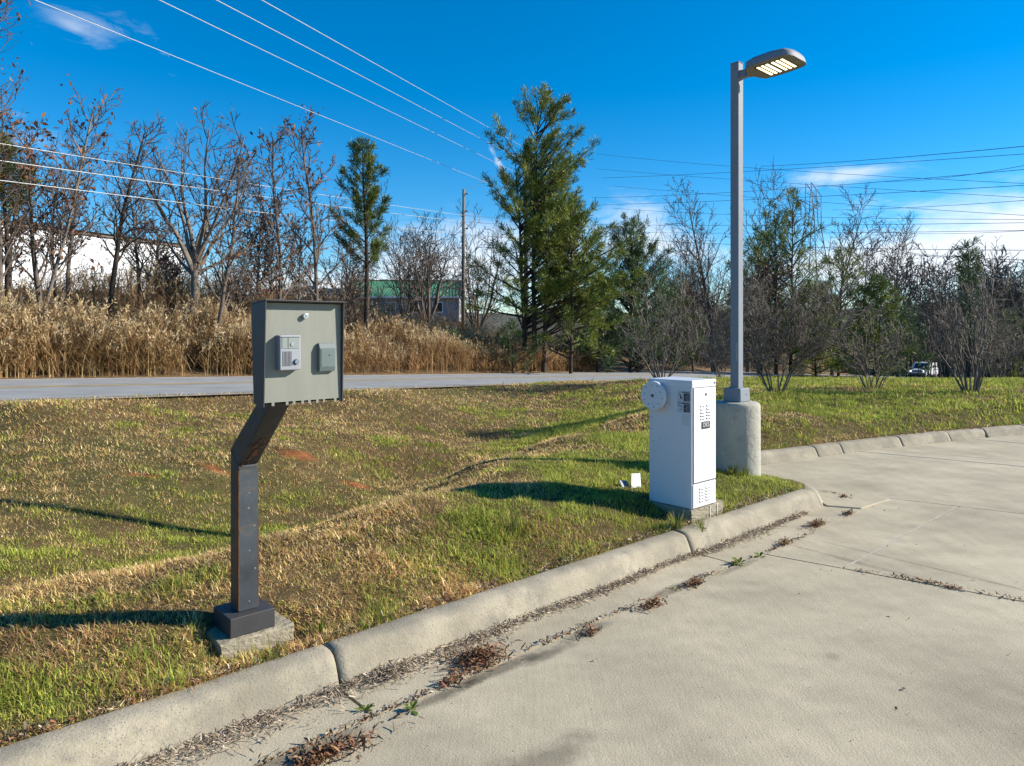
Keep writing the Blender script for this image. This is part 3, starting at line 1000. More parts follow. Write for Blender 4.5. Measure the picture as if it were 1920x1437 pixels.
tag(gate, 'white metal barrier gate cabinet with round hub, vented door facing the lane', 'gate operator')
gw, gd, gh = .342, .415, 1.022
body = box('cabinet', (0, 0, 0), (gw, gd, gh - .058), M['white_metal'], gate, .004, 2)
lid = box('lid', (-.004, -.006, gh - .060), (gw + .004, gd + .004, gh), M['white_metal'], gate, .006, 2)
disc('lid_screw', (gw - .022, -.008, gh - .030), (0, -1, 0), .007, .006, M['seam'], lid, 12)
door = box('door', (.018, -.009, .205), (gw - .006, -.0005, gh - .064), M['white_door'], gate, .0025, 2)
box('door_gap', (.012, -.0035, .195), (gw - .001, -.0006, gh - .061), M['seam'], gate)
disc('door_lock', (gw * .55, -.0115, gh - .118), (0, -1, 0), .010, .007, M['seam'], door, 14)
lower = box('lower_panel', (.012, -.007, .004), (gw - .004, -.0005, .192), M['white_door'], gate, .0025, 2)
def vents(x0s, z0, rows, dz, parent):
    for c in x0s:
        for r in range(rows):
            z = z0 - r * dz
            v = prism('vent', [(-.0108, z - .004), (-.0165, z - .005), (-.0108, z + .009)] if parent is door else [(-.0088, z - .004), (-.0145, z - .005), (-.0088, z + .009)], 'x', c, c + .060, M['white_door'], parent)
            y0 = -.0092 if parent is door else -.0072
            box('vent_slot', (c + .002, y0 - .0012, z - .0135), (c + .058, y0, z - .004), M['black'], v)
vents((.105, .195), gh - .205, 5, .026, door)
vents((.100, .190), .150, 5, .0245, lower)
badge = box('badge', (.125, -.0135, gh - .395), (.245, -.0088, gh - .335), M['cover'], door, .004, 2)


def text_mesh(txt, name, size, m, parent, loc, rot, extrude=.0006):
    cu = bpy.data.curves.new(name, 'FONT')
    cu.body = txt; cu.size = size; cu.extrude = extrude; cu.align_x = 'CENTER'; cu.align_y = 'CENTER'
    cu.space_character = 0.95
    to = bpy.data.objects.new(name, cu)
    COL.objects.link(to)
    dg = bpy.context.evaluated_depsgraph_get()
    me = bpy.data.meshes.new_from_object(to.evaluated_get(dg))
    bpy.data.objects.remove(to)
    o = link(name, me, m, parent)
    if len(me.materials) == 0: me.materials.append(m)
    me.materials[0] = m
    o.location = loc; o.rotation_euler = rot
    return o


text_mesh('DKS', 'badge_lettering', .050, M['sticker_light'], badge, (.185, -.0142, gh - .364), (R(90), 0, 0))
# hub on the side face (local -x)
hub = disc('arm_hub', (-.052, .330, .886), (-1, 0, 0), .119, .030, M['white_metal'], gate, 48, .004)
disc('hub_neck', (-.019, .330, .886), (-1, 0, 0), .075, .036, M['white_metal'], hub, 32)
disc('hub_bolt', (-.069, .330, .886), (-1, 0, 0), .014, .010, M['seam'], hub, 6)
for k in range(10):
    a = 2 * math.pi * k / 10 + .2
    r_ = .094 if k % 2 else .082
    disc('bolt_hole', (-.0672, .330 + r_ * math.cos(a), .886 + r_ * math.sin(a)), (-1, 0, 0), .0052, .001, M['seam'], hub, 10)
# warning stickers near the door edge, on the same side
for zz, kind in ((.853, 0), (.765, 1)):
    s_ = box('warning_sticker', (-.0016, .016, zz), (-.0004, .133, zz + .083), M['sticker'], gate)
    box('header_strip', (-.0024, .018, zz + .066), (-.0016, .131, zz + .081), M['sticker_light'] if kind == 0 else M['sticker'], s_)
    box('header_word', (-.0029, .022, zz + .070), (-.0024, .092, zz + .077), M['sticker_dark'], s_)
    box('text_block', (-.0024, .018, zz + .003), (-.0016, .073, zz + .064), M['sticker_dark'], s_)
    for k in range(5):
        box('text_line', (-.0029, .024, zz + .010 + k * .010), (-.0024, .052 + .012 * ((k * 7) % 3) / 2, zz + .0135 + k * .010), M['sticker'], s_)
    box('picture_field', (-.0024, .076, zz + .003), (-.0016, .131, zz + .064), M['sticker_light'], s_)
    if kind == 0:      # a falling figure under a bar
        prism('pictogram', [(.112, zz + .052), (.106, zz + .056), (.100, zz + .046), (.085, zz + .018), (.090, zz + .014), (.098, zz + .028), (.101, zz + .016), (.106, zz + .018), (.108, zz + .034)], 'x', -.0030, -.0025, M['sticker_dark'], s_)
        disc('pictogram', (-.0028, .113, zz + .058), (-1, 0, 0), .004, .0006, M['sticker_dark'], s_, 12)
    else:              # a slanting bar over a curved line
        prism('pictogram', [(.128, zz + .052), (.126, zz + .058), (.080, zz + .044), (.081, zz + .039)], 'x', -.0030, -.0025, M['sticker_dark'], s_)
        prism('pictogram', [(.100, zz + .012), (.088, zz + .020), (.086, zz + .030), (.090, zz + .029), (.093, zz + .023), (.102, zz + .017)], 'x', -.0030, -.0025, M['sticker_dark'], s_)
box('faded_sticker', (-.0012, .020, .662), (-.0004, .094, .752), M['faded'], gate)
# dents and rivets on the shaded side
for (y_, z_) in ((.24, .60), (.18, .52), (.30, .39), (.10, .41), (.14, .30), (.25, .27), (.06, .22), (.14, .17), (.07, .16), (.33, .20), (.20, .63)):
    disc('rivet', (-.0012, y_, z_), (-1, 0, 0), .0055, .0035, M['white_metal'], body, 10, .001)
for (y_, z_) in ((.392, .70), (.385, .60), (.372, .50)):
    box('scratch', (-.0008, y_ - .015, z_), (-.0003, y_ + .012, z_ + .0028), M['seam'], body)
pd = rough_pad('gate_footing', (-.02, -.012, -.16), (.455, .50, -.003), '', 8, M['pad'])
pd.location = (1.428, 5.64, GZB); pd.rotation_euler = (0, 0, KERB_ROT)
tag(pd, 'grey concrete footing slab under the white gate cabinet', 'footing')
for k, x in enumerate((.235, .345)):
    b = box('cable_strip', (x, -.0175, -.11), (x + .007, -.0135, -.004), M['card'], pd, .001, 1)

# torn white sign plate lying in the grass
sp_ = at(1196, 912, 6.35)
sp_[2] = float(height(np.array([sp_[0]]), np.array([sp_[1]]))[0])
sign = empty('fallen_plate', sp_, R(34))
tag(sign, 'torn white metal plate lying tilted in the grass behind the gate cabinet', 'metal plate')
bm = bmesh.new()
ol = [(-.055, 0), (.022, -.012), (.030, .035), (.044, .030), (.050, -.01), (.075, .0), (.055, .155), (-.055, .135)]
f0 = [bm.verts.new((x, -.0012, z)) for x, z in ol]; f1 = [bm.verts.new((x, .0012, z)) for x, z in ol]
bm.faces.new(f0); bm.faces.new(f1[::-1])
for i in range(len(ol)):
    bm.faces.new((f0[i], f1[i], f1[(i + 1) % len(ol)], f0[(i + 1) % len(ol)]))
bmesh.ops.recalc_face_normals(bm, faces=bm.faces[:])
pl = bm_obj('plate', bm, mat('weathered_white', (.62, .62, .60), .6, .2, 14, .05, dark=(.4, .4, .38), darkamt=.3, dscale=16), sign)
pl.rotation_euler = (R(-14), R(16), 0); pl.location = (-.03, 0, -.012)
fl = prism('folded_edge', [(-.003, 0), (.003, 0), (.004, .09), (-.002, .085)], 'x', -.16, -.055, M['bluegrey'], sign)
fl.location = (.0, .05, -.02); fl.rotation_euler = (R(-35), R(8), R(10))

# ------------------------------------------------------------------ lamp post on concrete pier
M['lamp_paint'] = mat('lamp_paint', (0.20, 0.22, 0.245), .62, .05, 4, .03, 60, spec=.2)
M['pier'] = mat('pier_concrete', (0.36, 0.34, 0.28), .92, .12, 3, .6, 22, dark=(.28, .27, .23), darkamt=.3, dscale=4, fleck=((.30, .29, .26), 60, .25, .3))
LC = np.array([2.33, 7.36])
lz = 0.10
pier_h = 0.835
pier = empty('concrete_pier', (LC[0], LC[1], lz), KERB_ROT)
tag(pier, 'round rough concrete pier carrying the lamp post', 'pier')
prof = [(.238, -.15), (.238, .02), (.236, .20), (.235, .5), (.234, pier_h - .05), (.228, pier_h - .022), (.214, pier_h - .005), (.19, pier_h), (.0, pier_h + .002)]
k = 56
zs = []
PV = []
dense = []
for i in range(len(prof) - 1):
    m_ = 10 if 1 <= i <= 3 else 2
    for j in range(m_):
        a = j / m_
        dense.append((prof[i][0] * (1 - a) + prof[i + 1][0] * a, prof[i][1] * (1 - a) + prof[i + 1][1] * a))
dense.append((.004, pier_h + .002))
for (r_, z) in dense:
    a = np.arange(k) / k * 2 * np.pi
    j = .0035 * (vnoise(a * 3.0, z * 14 + a * 0, .25, 3) - .5) + .002 * (vnoise(a * 3, z * 14 + a * 0, .06, 8) - .5)
    rr_ = r_ + j * (r_ > .2)
    PV.append(np.stack([np.cos(a) * rr_, np.sin(a) * rr_, np.full(k, z)], -1))
PV = np.array(PV)
i0 = np.arange(len(PV) - 1)[:, None] * k; j0 = np.arange(k)[None, :]; j1 = (j0 + 1) % k
mb = MB(); mb.add(PV.reshape(-1, 3), np.stack([i0 + j0, i0 + j1, i0 + k + j1, i0 + k + j0], -1).reshape(-1, 4))
mb.build('pier_body', M['pier'], pier, True)

lamp = empty('street_lamp', (LC[0], LC[1], lz + pier_h + .001), KERB_ROT)
tag(lamp, 'square blue-grey lamp post with a lit flat LED head', 'street lamp')
box('base_cover', (-.100, -.100, 0), (.100, .100, .142), M['lamp_paint'], lamp, .012, 3, taper=.93)
disc('cover_screw', (.02, -.0990, .075), (0, -1, 0), .006, .004, M['seam'], lamp, 10)
ph = 4.43 - (lz + pier_h)
pole = box('pole', (-.047, -.047, .0), (.047, .047, ph), M['lamp_paint'], lamp, .006, 2)
hh = box('hand_hole_cover', (-.0495, -.030, .40), (-.0468, .030, .62), M['lamp_paint'], lamp, .001, 1)
box('cover_edge', (-.0505, -.034, .42), (-.0480, -.029, .615), M['steel'], hh)
box('pole_cap', (-.050, -.050, ph), (.050, .050, ph + .008), M['lamp_paint'], lamp, .002, 1)
# arm along local -y
z0 = ph - .125
prism('arm', [(-.046, z0 - .045), (-.16, z0 - .030), (-.16, z0 + .03), (-.046, z0 + .045)], 'x', -.030, .030, M['lamp_paint'], lamp, .004, 2)
# head: lofted shell, narrow at the arm, rounded end
def head_ring(y, w, zt, zb, rnd):
    pts = []
    w = w * 1.38 if w > .06 else w
    for a in np.linspace(0, math.pi, 13):
        x = w * math.cos(a)
        cz_ = abs(math.sin(a)) ** rnd
        pts.append((x, y, zb + (zt - zb) * cz_))
    return pts
rings = [head_ring(-.120, .035, z0 + .03, z0 - .032, .5), head_ring(-.155, .055, z0 + .036, z0 - .034, .5), head_ring(-.185, .115, z0 + .056, z0 - .035, .45), head_ring(-.215, .150, z0 + .070, z0 - .036, .42),
         head_ring(-.30, .166, z0 + .080, z0 - .037, .40), head_ring(-.48, .168, z0 + .080, z0 - .038, .40), head_ring(-.60, .160, z0 + .066, z0 - .038, .42), head_ring(-.645, .135, z0 + .045, z0 - .038, .5), head_ring(-.668, .09, z0 + .01, z0 - .038, .6)]
G = np.array(rings); n_, m_ = G.shape[:2]
i0 = np.arange(n_ - 1)[:, None] * m_; j0 = np.arange(m_ - 1)[None, :]
mb = MB(); mb.add(G.reshape(-1, 3), np.stack([i0 + j0, i0 + j0 + 1, i0 + m_ + j0 + 1, i0 + m_ + j0], -1).reshape(-1, 4))
t = np.array([[(n_ - 1) * m_, (n_ - 1) * m_ + q, (n_ - 1) * m_ + q + 1] for q in range(1, m_ - 1)]); mb.f[3].append(t)
t = np.array([[0, q + 1, q] for q in range(1, m_ - 1)]); mb.f[3].append(t)
shellm = mb.mesh('lamp_head', True)
head = link('lamp_head', shellm, M['lamp_paint'], lamp)
head_tilt = Matrix.Translation((0, -.12, z0)) @ Matrix.Rotation(R(-3), 4, 'X') @ Matrix.Translation((0, .12, -z0))
ol = [(w * 1.38 if w > .06 else w, y) for (y, w) in ((-.125, .034), (-.155, .052), (-.19, .112), (-.22, .146), (-.30, .160), (-.48, .162), (-.60, .153), (-.64, .13), (-.660, .088))]
poly = [(w, y) for w, y in ol] + [(-w, y) for w, y in ol[::-1]]
prism('underside', poly, 'z', z0 - .036, z0 - .030, mat('lamp_underside', (.20, .19, .16), .5, .08, 5), head)
# recessed optic tray
box('optic_tray', (-.165, -.585, z0 - .0395), (.165, -.275, z0 - .0362), mat('optic_tray', (.10, .09, .05), .5, .05, 6), head, .001, 1)
led = emat('led', (1.0, .88, .52), 1.5)
for q in range(6):
    y_ = -.298 - q * .047 - (.012 if q > 2 else 0)
    box('led_strip', (-.145, y_ - .024, z0 - .0440), (.145, y_, z0 - .0396), led, head, .001, 1)

head.matrix_basis = head_tilt
# ------------------------------------------------------------------ vehicles
M['car_white'] = mat('car_white', (.74, .75, .77), .3, .02, 2, spec=.5, coat=.6)
M['car_silver'] = mat('car_silver', (.45, .48, .50), .3, .02, 2, metallic=.3, coat=.5)
M['car_green'] = mat('car_green', (.10, .19, .18), .3, .02, 2, coat=.5)
M['car_red'] = mat('car_red', (.35, .04, .05), .3, .02, 2, coat=.5)
M['car_glass'] = mat('car_glass', (.012, .022, .03), .06, .05, 2, spec=.8, coat=.5)
M['tyre'] = mat('tyre', (.02, .02, .02), .85, .1, 10)
M['rim'] = mat('rim', (.5, .5, .52), .3, .05, 5, metallic=.7)
M['trim'] = mat('dark_trim', (.03, .032, .036), .6, .1, 10)
M['grille'] = mat('grille', (.16, .19, .24), .4, .1, 10, metallic=.4)
M['lens'] = emat('headlight_lit', (1.0, .97, .9), 1.6)
M['lens_off'] = mat('headlight_off', (.6, .62, .65), .1, .05, 4, coat=.5)
M['tail'] = mat('tail_lamp', (.4, .02, .02), .3, .05, 4)


def car(name, loc, rz, paint, label, suv=True, lit=False, group=None):
    """local: +x is the front, width along y"""
    root = empty(name, loc, rz)
    tag(root, label, 'car', group)
    Ln, Wd = (4.4, .89) if suv else (4.5, .88)
    belt = 1.02 if suv else .92
    roof = 1.66 if suv else 1.42
    # lower body: side profile lofted over width with tumblehome
    if suv:
        prof = [(-2.18, .42), (-2.20, .75), (-2.15, 1.02), (.78, 1.04), (1.95, .98), (2.12, .90), (2.18, .62), (2.14, .36), (1.75, .28), (-1.9, .30)]
        cab = [(-2.12, 1.00), (-1.98, 1.58), (-1.75, 1.65), (-.2, 1.68), (.32, 1.63), (.95, 1.02)]
    else:
        prof = [(-2.2, .40), (-2.25, .70), (-2.15, .93), (-1.5, .95), (.85, .93), (1.9, .78), (2.2, .66), (2.24, .42), (1.8, .24), (-1.9, .25)]
        cab = [(-1.75, .92), (-1.05, 1.36), (-.6, 1.42), (.1, 1.41), (.45, 1.35), (1.1, .90)]
    def loft(p, ws):
        bm = bmesh.new()
        rows = []
        for (w, ins) in ws:
            cx = sum(q[0] for q in p) / len(p); cz_ = sum(q[1] for q in p) / len(p)
            rows.append([bm.verts.new((cx + (q[0] - cx) * ins, w, cz_ + (q[1] - cz_) * ins)) for q in p])
        n = len(p)
        for a, b in zip(rows[:-1], rows[1:]):
            for i in range(n):
                bm.faces.new((a[i], a[(i + 1) % n], b[(i + 1) % n], b[i]))
        bm.faces.new(rows[0][::-1]); bm.faces.new(rows[-1])
        bmesh.ops.recalc_face_normals(bm, faces=bm.faces[:])
        return bm
    bm_obj('body', loft(prof, [(-Wd, .95), (-Wd * .93, .99), (-Wd * .6, 1.0), (Wd * .6, 1.0), (Wd * .93, .99), (Wd, .95)]), paint, root)
    bm_obj('cabin', loft(cab, [(-Wd * .90, .96), (-Wd * .80, .995), (Wd * .80, .995), (Wd * .90, .96)]), paint, root)
    # glazing
    mb = MB()
    a, b = np.array(cab[-2]), np.array(cab[-1])
    n = np.array([a[1] - b[1], b[0] - a[0]]); n = n / np.linalg.norm(n) * .012
    lo, hi = b + (a - b) * .08 + np.abs(n), b + (a - b) * .90 + np.abs(n)
    V = [(lo[0], -Wd * .76, lo[1]), (lo[0], Wd * .76, lo[1]), (hi[0], Wd * .70, hi[1]), (hi[0], -Wd * .70, hi[1])]
    mb.add(V, [[0, 1, 2, 3]]); mb.build('windscreen', M['car_glass'], root)
    mb = MB()
    a, b = np.array(cab[1]), np.array(cab[0])
    lo, hi = b + (a - b) * .25 + np.array([-.02, .006]), b + (a - b) * .92 + np.array([-.02, .006])
    V = [(lo[0], Wd * .74, lo[1]), (lo[0], -Wd * .74, lo[1]), (hi[0], -Wd * .68, hi[1]), (hi[0], Wd * .68, hi[1])]
    mb.add(V, [[0, 1, 2, 3]]); mb.build('rear_window', M['car_glass'], root)
    zlo, zhi = belt + .05, roof - .13
    spans = [(-1.9, -1.15), (-1.05, -.30), (-.20, .55)] if suv else [(-1.2, -.45), (-.35, .5)]
    for s in (-1, 1):
        for (xa, xb) in spans:
            mb = MB()
            sl = .30 if xb > .3 else 0
            bk = .12 if xa < -1.15 else 0
            y0, y1 = s * (Wd * .90 + .006), s * (Wd * .885 + .006)
            V = [(xa, y0, zlo), (xb + sl * .5, y0, zlo), (xb - sl, y1, zhi), (xa + bk + (.25 if (not suv and xa < -1) else 0), y1, zhi)]
            mb.add(V, [[0, 1, 2, 3]] if s < 0 else [[3, 2, 1, 0]]); mb.build('side_window', M['car_glass'], root)
        for wx in (-1.32, 1.32):
            wy = s * (Wd - .10)
            ty = disc('wheel', (wx, wy, .34), (0, s, 0), .34, .22, M['tyre'], root, 24, .03)
            disc('rim', (wx, wy + s * .105, .34), (0, s, 0), .215, .03, M['rim'], ty, 20, .006)
            disc('wheel_arch', (wx, s * (Wd - .014), .37), (0, s, 0), .40, .02, M['trim'], root, 24)
        box('sill', (-1.0, s * Wd - .01, .29), (1.0, s * Wd + .012, .42), M['trim'], root)
        box('mirror', (.62, s * Wd - .02 if s > 0 else s * Wd - .16, 1.04), (.76, s * Wd + .16 if s > 0 else s * Wd + .02, 1.17), paint, root, .02, 1)
        hl = disc('headlight', (2.16 if suv else 2.17, s * .63, .80 if suv else .66), (1, 0, 0), .095, .05, M['lens'] if lit else M['lens_off'], root, 18, .01)
        box('tail_lamp', (-2.215, s * .72 - .09, .78), (-2.17, s * .72 + .09, .98), M['tail'], root, .01, 1)
        disc('fog_lamp', (2.17, s * .55, .48), (1, 0, 0), .05, .03, M['lens_off'], root, 12)
    g = box('grille', (2.10, -.50, .70), (2.175, .50, .90), M['grille'], root, .01, 1)
    for k in range(7):
        box('grille_slot', (2.172, -.42 + k * .13, .72), (2.18, -.36 + k * .13, .88), M['trim'], g)
    box('bumper', (2.02, -.82, .36), (2.23, .82, .56), M['trim'], root, .03, 2)
    box('rear_bumper', (-2.26, -.82, .36), (-2.05, .82, .56), M['trim'], root, .03, 2)
    return root


# oncoming car in the far lane
k_ = np.abs(ROAD[:, 1] - 72.5).argmin()
cp = ROAD[k_, :2] + ROAD_N[k_] * (ROAD_W * .70)
cy_ = 77.0
cx_ = (1731 - 960) / FPX * cy_
sd_, pos_ = poly_sd([cx_], [cy_], ROAD)
rz_car = float(np.interp(pos_[0], np.arange(len(ROAD)), ROAD[:, 2]))
kk = int(pos_[0]); dr = ROAD[kk + 1, :2] - ROAD[kk, :2]
print('car road offset', sd_[0], 'z', rz_car)
suv = car('oncoming_car', (cx_, cy_, rz_car), math.atan2(-dr[1], -dr[0]) - R(8), M['car_white'], 'white off-road car with lit headlights driving towards the lane on the far road', True, True)

# cars parked on the plateau behind the brush
for i, (px, d, rz, paint, suvf, lab) in enumerate([
        (505, 62, R(200), M['car_red'], False, 'dark red parked car behind brush, leftmost of the parked row'),
        (537, 65, R(250), M['car_green'], False, 'dark green parked car half hidden behind two thin trunks'),
        (575, 60, R(262), M['car_green'], True, 'green parked car next to the white one behind the brush'),
        (597, 58, R(215), M['car_white'], True, 'white parked van-like car behind the brush, nearest the slender leafy tree'),
        (622, 57, R(300), M['car_silver'], False, 'silver parked car behind the brush, closest to the green roof')]):
    x = (px - 960) / FPX * d
    z = CAM_Z + (HORIZON - 573) * d / FPX
    z = max(z, float(height(np.array([x]), np.array([float(d)]))[0]))
    car('parked_car', (x, d, z), rz, paint, lab, suvf, False, 'cars parked on the rise across the road')

# ------------------------------------------------------------------ buildings across the road
M['siding'] = mat('white_siding', (.66, .68, .70), .6, .06, 1.2)
M['fascia'] = mat('brown_fascia', (.13, .10, .075), .8, .1, 4)
M['green_roof'] = mat('green_metal_roof', (.075, .22, .115), .45, .14, 1.2, spec=.5)
M['grey_wall'] = mat('grey_wall', (.23, .24, .25), .8, .1, 2)
wh = empty('warehouse', (0, 0, 0))
tag(wh, 'long white metal-sided warehouse behind the bare trees', 'warehouse')
p0, p1 = at(-260, 380, 36), at(345, 480, 54)
zb = 3.0
dv = (p1 - p0)[:2]; Lw = np.linalg.norm(dv); rz = math.atan2(dv[1], dv[0])
wh.location = (p0[0], p0[1], zb); wh.rotation_euler = (0, 0, rz)
ztop = CAM_Z + (620 - 420) * 44.5 / FPX - zb
ztop0, ztop1 = p0[2] - zb, p1[2] - zb
top = (ztop0 + ztop1) / 2 + .25
print('warehouse', Lw, ztop0, ztop1)
box('core_wall', (.05, .06, 0), (Lw - .05, 16, top - .1), M['siding'], wh)
npan = 22
for k in range(npan):
    a, b = Lw * k / npan, Lw * (k + 1) / npan
    mb = MB()
    for j in range(12):                       # lapped horizontal boards of each panel
        zlo, zhi = top * j / 12, top * (j + 1) / 12 + .01
        mb.add([(a + .01, 0.0, zlo), (b - .01, 0.0, zlo), (b - .01, .035, zhi), (a + .01, .035, zhi)], [[0, 1, 2, 3]])
    mb.build('siding_panel', M['siding'], wh)
box('fascia', (-.1, -.12, top - .02), (Lw + .1, .2, top + .22), M['fascia'], wh)
prism('roof', [(-.3, top + .2), (8, top + 1.0), (16.3, top + .2)], 'x', -.2, Lw + .2, mat('shed_roof', (.45, .45, .45), .5, .08, 1), wh)
gb = empty('green_roofed_building', (0, 0, 0))
tag(gb, 'low grey building with a ribbed green metal roof on the rise', 'building')
d = 66
A, B = at(608, 556, d), at(866, 556, d)
zr = CAM_Z + (620 - 522) * d / FPX
ze = A[2]
gb.location = (A[0], d, 0)
Lb = B[0] - A[0]
dep = 7.0
box('wall', (.3, .45, 2.5), (Lb - .3, dep - .45, ze + .02), M['grey_wall'], gb)
hip = at(640, 524, d)[0] - A[0]
rp_ = Lb - .35
roofm = MB()
roofm.add([(-.0, 0, ze), (Lb, 0, ze), (rp_, dep / 2, zr), (hip, dep / 2, zr)], [[0, 1, 2, 3]])
roofm.add([(Lb, dep, ze), (0, dep, ze), (hip, dep / 2, zr), (rp_, dep / 2, zr)], [[0, 1, 2, 3]])
roofm.add([(0, dep, ze), (0, 0, ze), (hip, dep / 2, zr)], [[0, 1, 2]])
roof = roofm.build('roof', M['green_roof'], gb)
for k in range(40):                          # standing seams
    u = (k + .5) / 40
    a = np.array([Lb * u, -.01, ze + .02]); xt = hip + (rp_ - hip) * u
    b = np.array([xt, dep / 2, zr + .02])
    mb = MB(); tube_line(mb, [a, b], .028, 4); mb.build('seam', M['green_roof'], roof)
mb = MB(); tube_line(mb, [(hip, dep / 2, zr + .03), (rp_, dep / 2, zr + .03)], .07, 6); mb.build('ridge_cap', M['fascia'], roof)
mb = MB(); tube_line(mb, [(Lb + .03, 0, ze + .02), (rp_ + .05, dep / 2, zr + .03)], .09, 4); mb.build('gable_trim', M['siding'], roof)
mb = MB(); mb.add([(Lb - .3, .3, ze), (Lb - .3, dep - .3, ze), (rp_, dep / 2, zr - .1)], [[0, 1, 2]]); mb.build('gable', M['grey_wall'], gb)
box('fascia', (0, -.03, ze - .16), (Lb, .02, ze + .01), M['siding'], gb)
for k in range(5):
    w = box('window', (1.2 + k * 2.2, .40, ze - 1.5), (2.2 + k * 2.2, .449, ze - .5), M['siding'], gb)
    box('pane', (1.28 + k * 2.2, .39, ze - 1.42), (2.12 + k * 2.2, .399, ze - .58), M['car_glass'], w)

# ------------------------------------------------------------------ poles, tower and wires
M['pole_wood'] = mat('pole_wood', (.16, .138, .11), .9, .2, 3, .3, 20, stretch=(4, 4, .4))
M['wire_bright'] = mat('wire_aluminium_sunlit', (.45, .45, .43), .5, .05, 2, metallic=.3, spec=.6)  # grey wire with its sunlit brightness put into the colour
M['wire_dark'] = mat('wire_dark', (.07, .085, .11), .6, .05, 2)  # dark copy of the wire colour, painting it unlit against the clouds
M['ceramic'] = mat('insulator', (.30, .30, .32), .3, .1, 4)
M['galv'] = mat('galvanised', (.17, .19, .22), .6, .1, 3)


def gz(x, y):
    return float(height(np.array([float(x)]), np.array([float(y)]))[0])


def utility_pole(px, d, pytop, label, r=.15, arm=False):
    x = (px - 960) / FPX * d
    z0 = gz(x, d) - .3
    zt = CAM_Z + (HORIZON - pytop) * d / FPX
    o = empty('utility_pole', (x, d, z0)); tag(o, label, 'utility pole', 'utility poles across the road')
    mb = MB(); tube_line(mb, [(0, 0, 0), (.03, 0, (zt - z0) * .5), (.05, 0, zt - z0)], [r * 1.2, r, r * .75], 10); mb.build('shaft', M['pole_wood'], o, True)
    for k in range(3):
        zz = zt - z0 - .3 - k * 1.15
        i_ = disc('insulator', (.05 + r + .10, 0, zz), (1, 0, 0), .06, .16, M['ceramic'], o, 12, .01)
        mb = MB(); tube_line(mb, [(.05, 0, zz), (.05 + r + .05, 0, zz)], .025, 6); mb.build('bracket', M['galv'], i_)
    disc('ground_clamp', (0.03, -r, (zt - z0) * .45), (0, -1, 0), .05, .05, M['galv'], o, 10)
    return o, np.array([x, d, zt])


up, up_top = utility_pole(868, 47, 355, 'grey wooden utility pole beside the green-roofed building', .115)
up2, up2_top = utility_pole(986, 52, 262, 'utility pole standing behind the tall pine', .17)
up3, up3_top = utility_pole(553, 80, 508, 'short thin utility pole far behind the parked cars', .12)


def wire(pts, r, m, label, sag=0.0, group='overhead wires'):
    pts = [np.array(p, float) for p in pts]
    out = []
    for a, b in zip(pts[:-1], pts[1:]):
        for k in range(24):
            u = k / 24
            p = a + (b - a) * u; p[2] -= sag * 4 * u * (1 - u)
            out.append(p)
    out.append(pts[-1])
    mb = MB(); tube_line(mb, out, r, 6)
    o = mb.build('overhead_wire', m)
    tag(o, label, 'wire', group)
    return o


def through(pxa, pya, pxb, pyb, da, db, ext=0.0):
    """3-D straight line seen through two photo pixels, lengthened beyond the first by ext"""
    a, b = at(pxa, pya, da), at(pxb, pyb, db)
    a = a + (a - b) * ext
    return [a, b]


tops = [(65, 0, 985, 372, 14), (298, 0, 985, 332, 13), (405, 0, 985, 304, 12.5), (490, 0, 985, 278, 12)]
names = ['lowest of the four bright wires rising from the tall pine', 'second lowest of the four bright wires rising from the tall pine',
         'second highest of the four bright wires rising from the tall pine', 'highest of the four bright wires rising from the tall pine']
for (a, b, c, e, da), lab in zip(tops, names):
    wire(through(a, b, c, e, da, 51.5, .28), .0085, M['wire_bright'], 'long ' + lab, .0, 'bright wires to the tall pine')
lows = [(0, 262, 868, 404), (0, 294, 868, 409), (0, 330, 868, 436)]
lows = [(0, 262, 868, 404), (0, 294, 868, 416), (0, 331, 868, 440)]
for (a, b, c, e), lab in zip(lows, ('top wire of the three crossing in front of the bare oak', 'middle wire of the three crossing in front of the bare oak', 'bottom wire of the three crossing in front of the bare oak')):
    wire(through(a, b, c, e, 17.5, 46.7, .4), .011, M['wire_bright'], 'thin bright ' + lab, .12, 'bright wires past the oak')
    pe = at(c, e, 46.7)
    pf = at(1090, e + 8, 58)
    wire([pe, pf], .012, M['wire_dark'], 'dark continuation behind the utility pole of the ' + lab.split(' of ')[0], .1, 'wires behind the utility pole')
wire([up_top + [0, 0, -.1], at(985, 300, 52)], .010, M['wire_dark'], 'thin dark wire slanting from the utility pole top to the pine', .1)

# transmission lines on the right
tl = [((1100, 290), (1380, 312), (2100, 358)), ((1100, 318), (1380, 336), (2100, 394)), ((1130, 352), (1380, 362), (2000, 380)), ((1120, 388), (1400, 408), (2060, 440))]
rows_ = [(1120, 289, 2050, 350, 150), (1120, 317, 2050, 378, 150), (1150, 349, 2050, 412, 150), (1150, 391, 2050, 412, 150),
         (1430, 312, 2050, 262, 120), (1130, 334, 2050, 280, 130), (1110, 371, 2050, 306, 130), (1130, 384, 2050, 340, 120), (1560, 394, 2050, 366, 120), (1660, 341, 2050, 285, 120),
         (1120, 421, 2050, 416, 140), (1200, 436, 2050, 430, 140), (1160, 446, 2050, 470, 140), (1700, 474, 2050, 490, 110), (1560, 462, 2050, 502, 140), (1640, 434, 2050, 424, 140)]
ordn = ['first', 'second', 'third', 'fourth', 'fifth', 'sixth', 'seventh', 'eighth', 'ninth', 'tenth', 'eleventh', 'twelfth', 'thirteenth', 'fourteenth', 'fifteenth', 'sixteenth']
order = sorted(range(len(rows_)), key=lambda i: rows_[i][3])
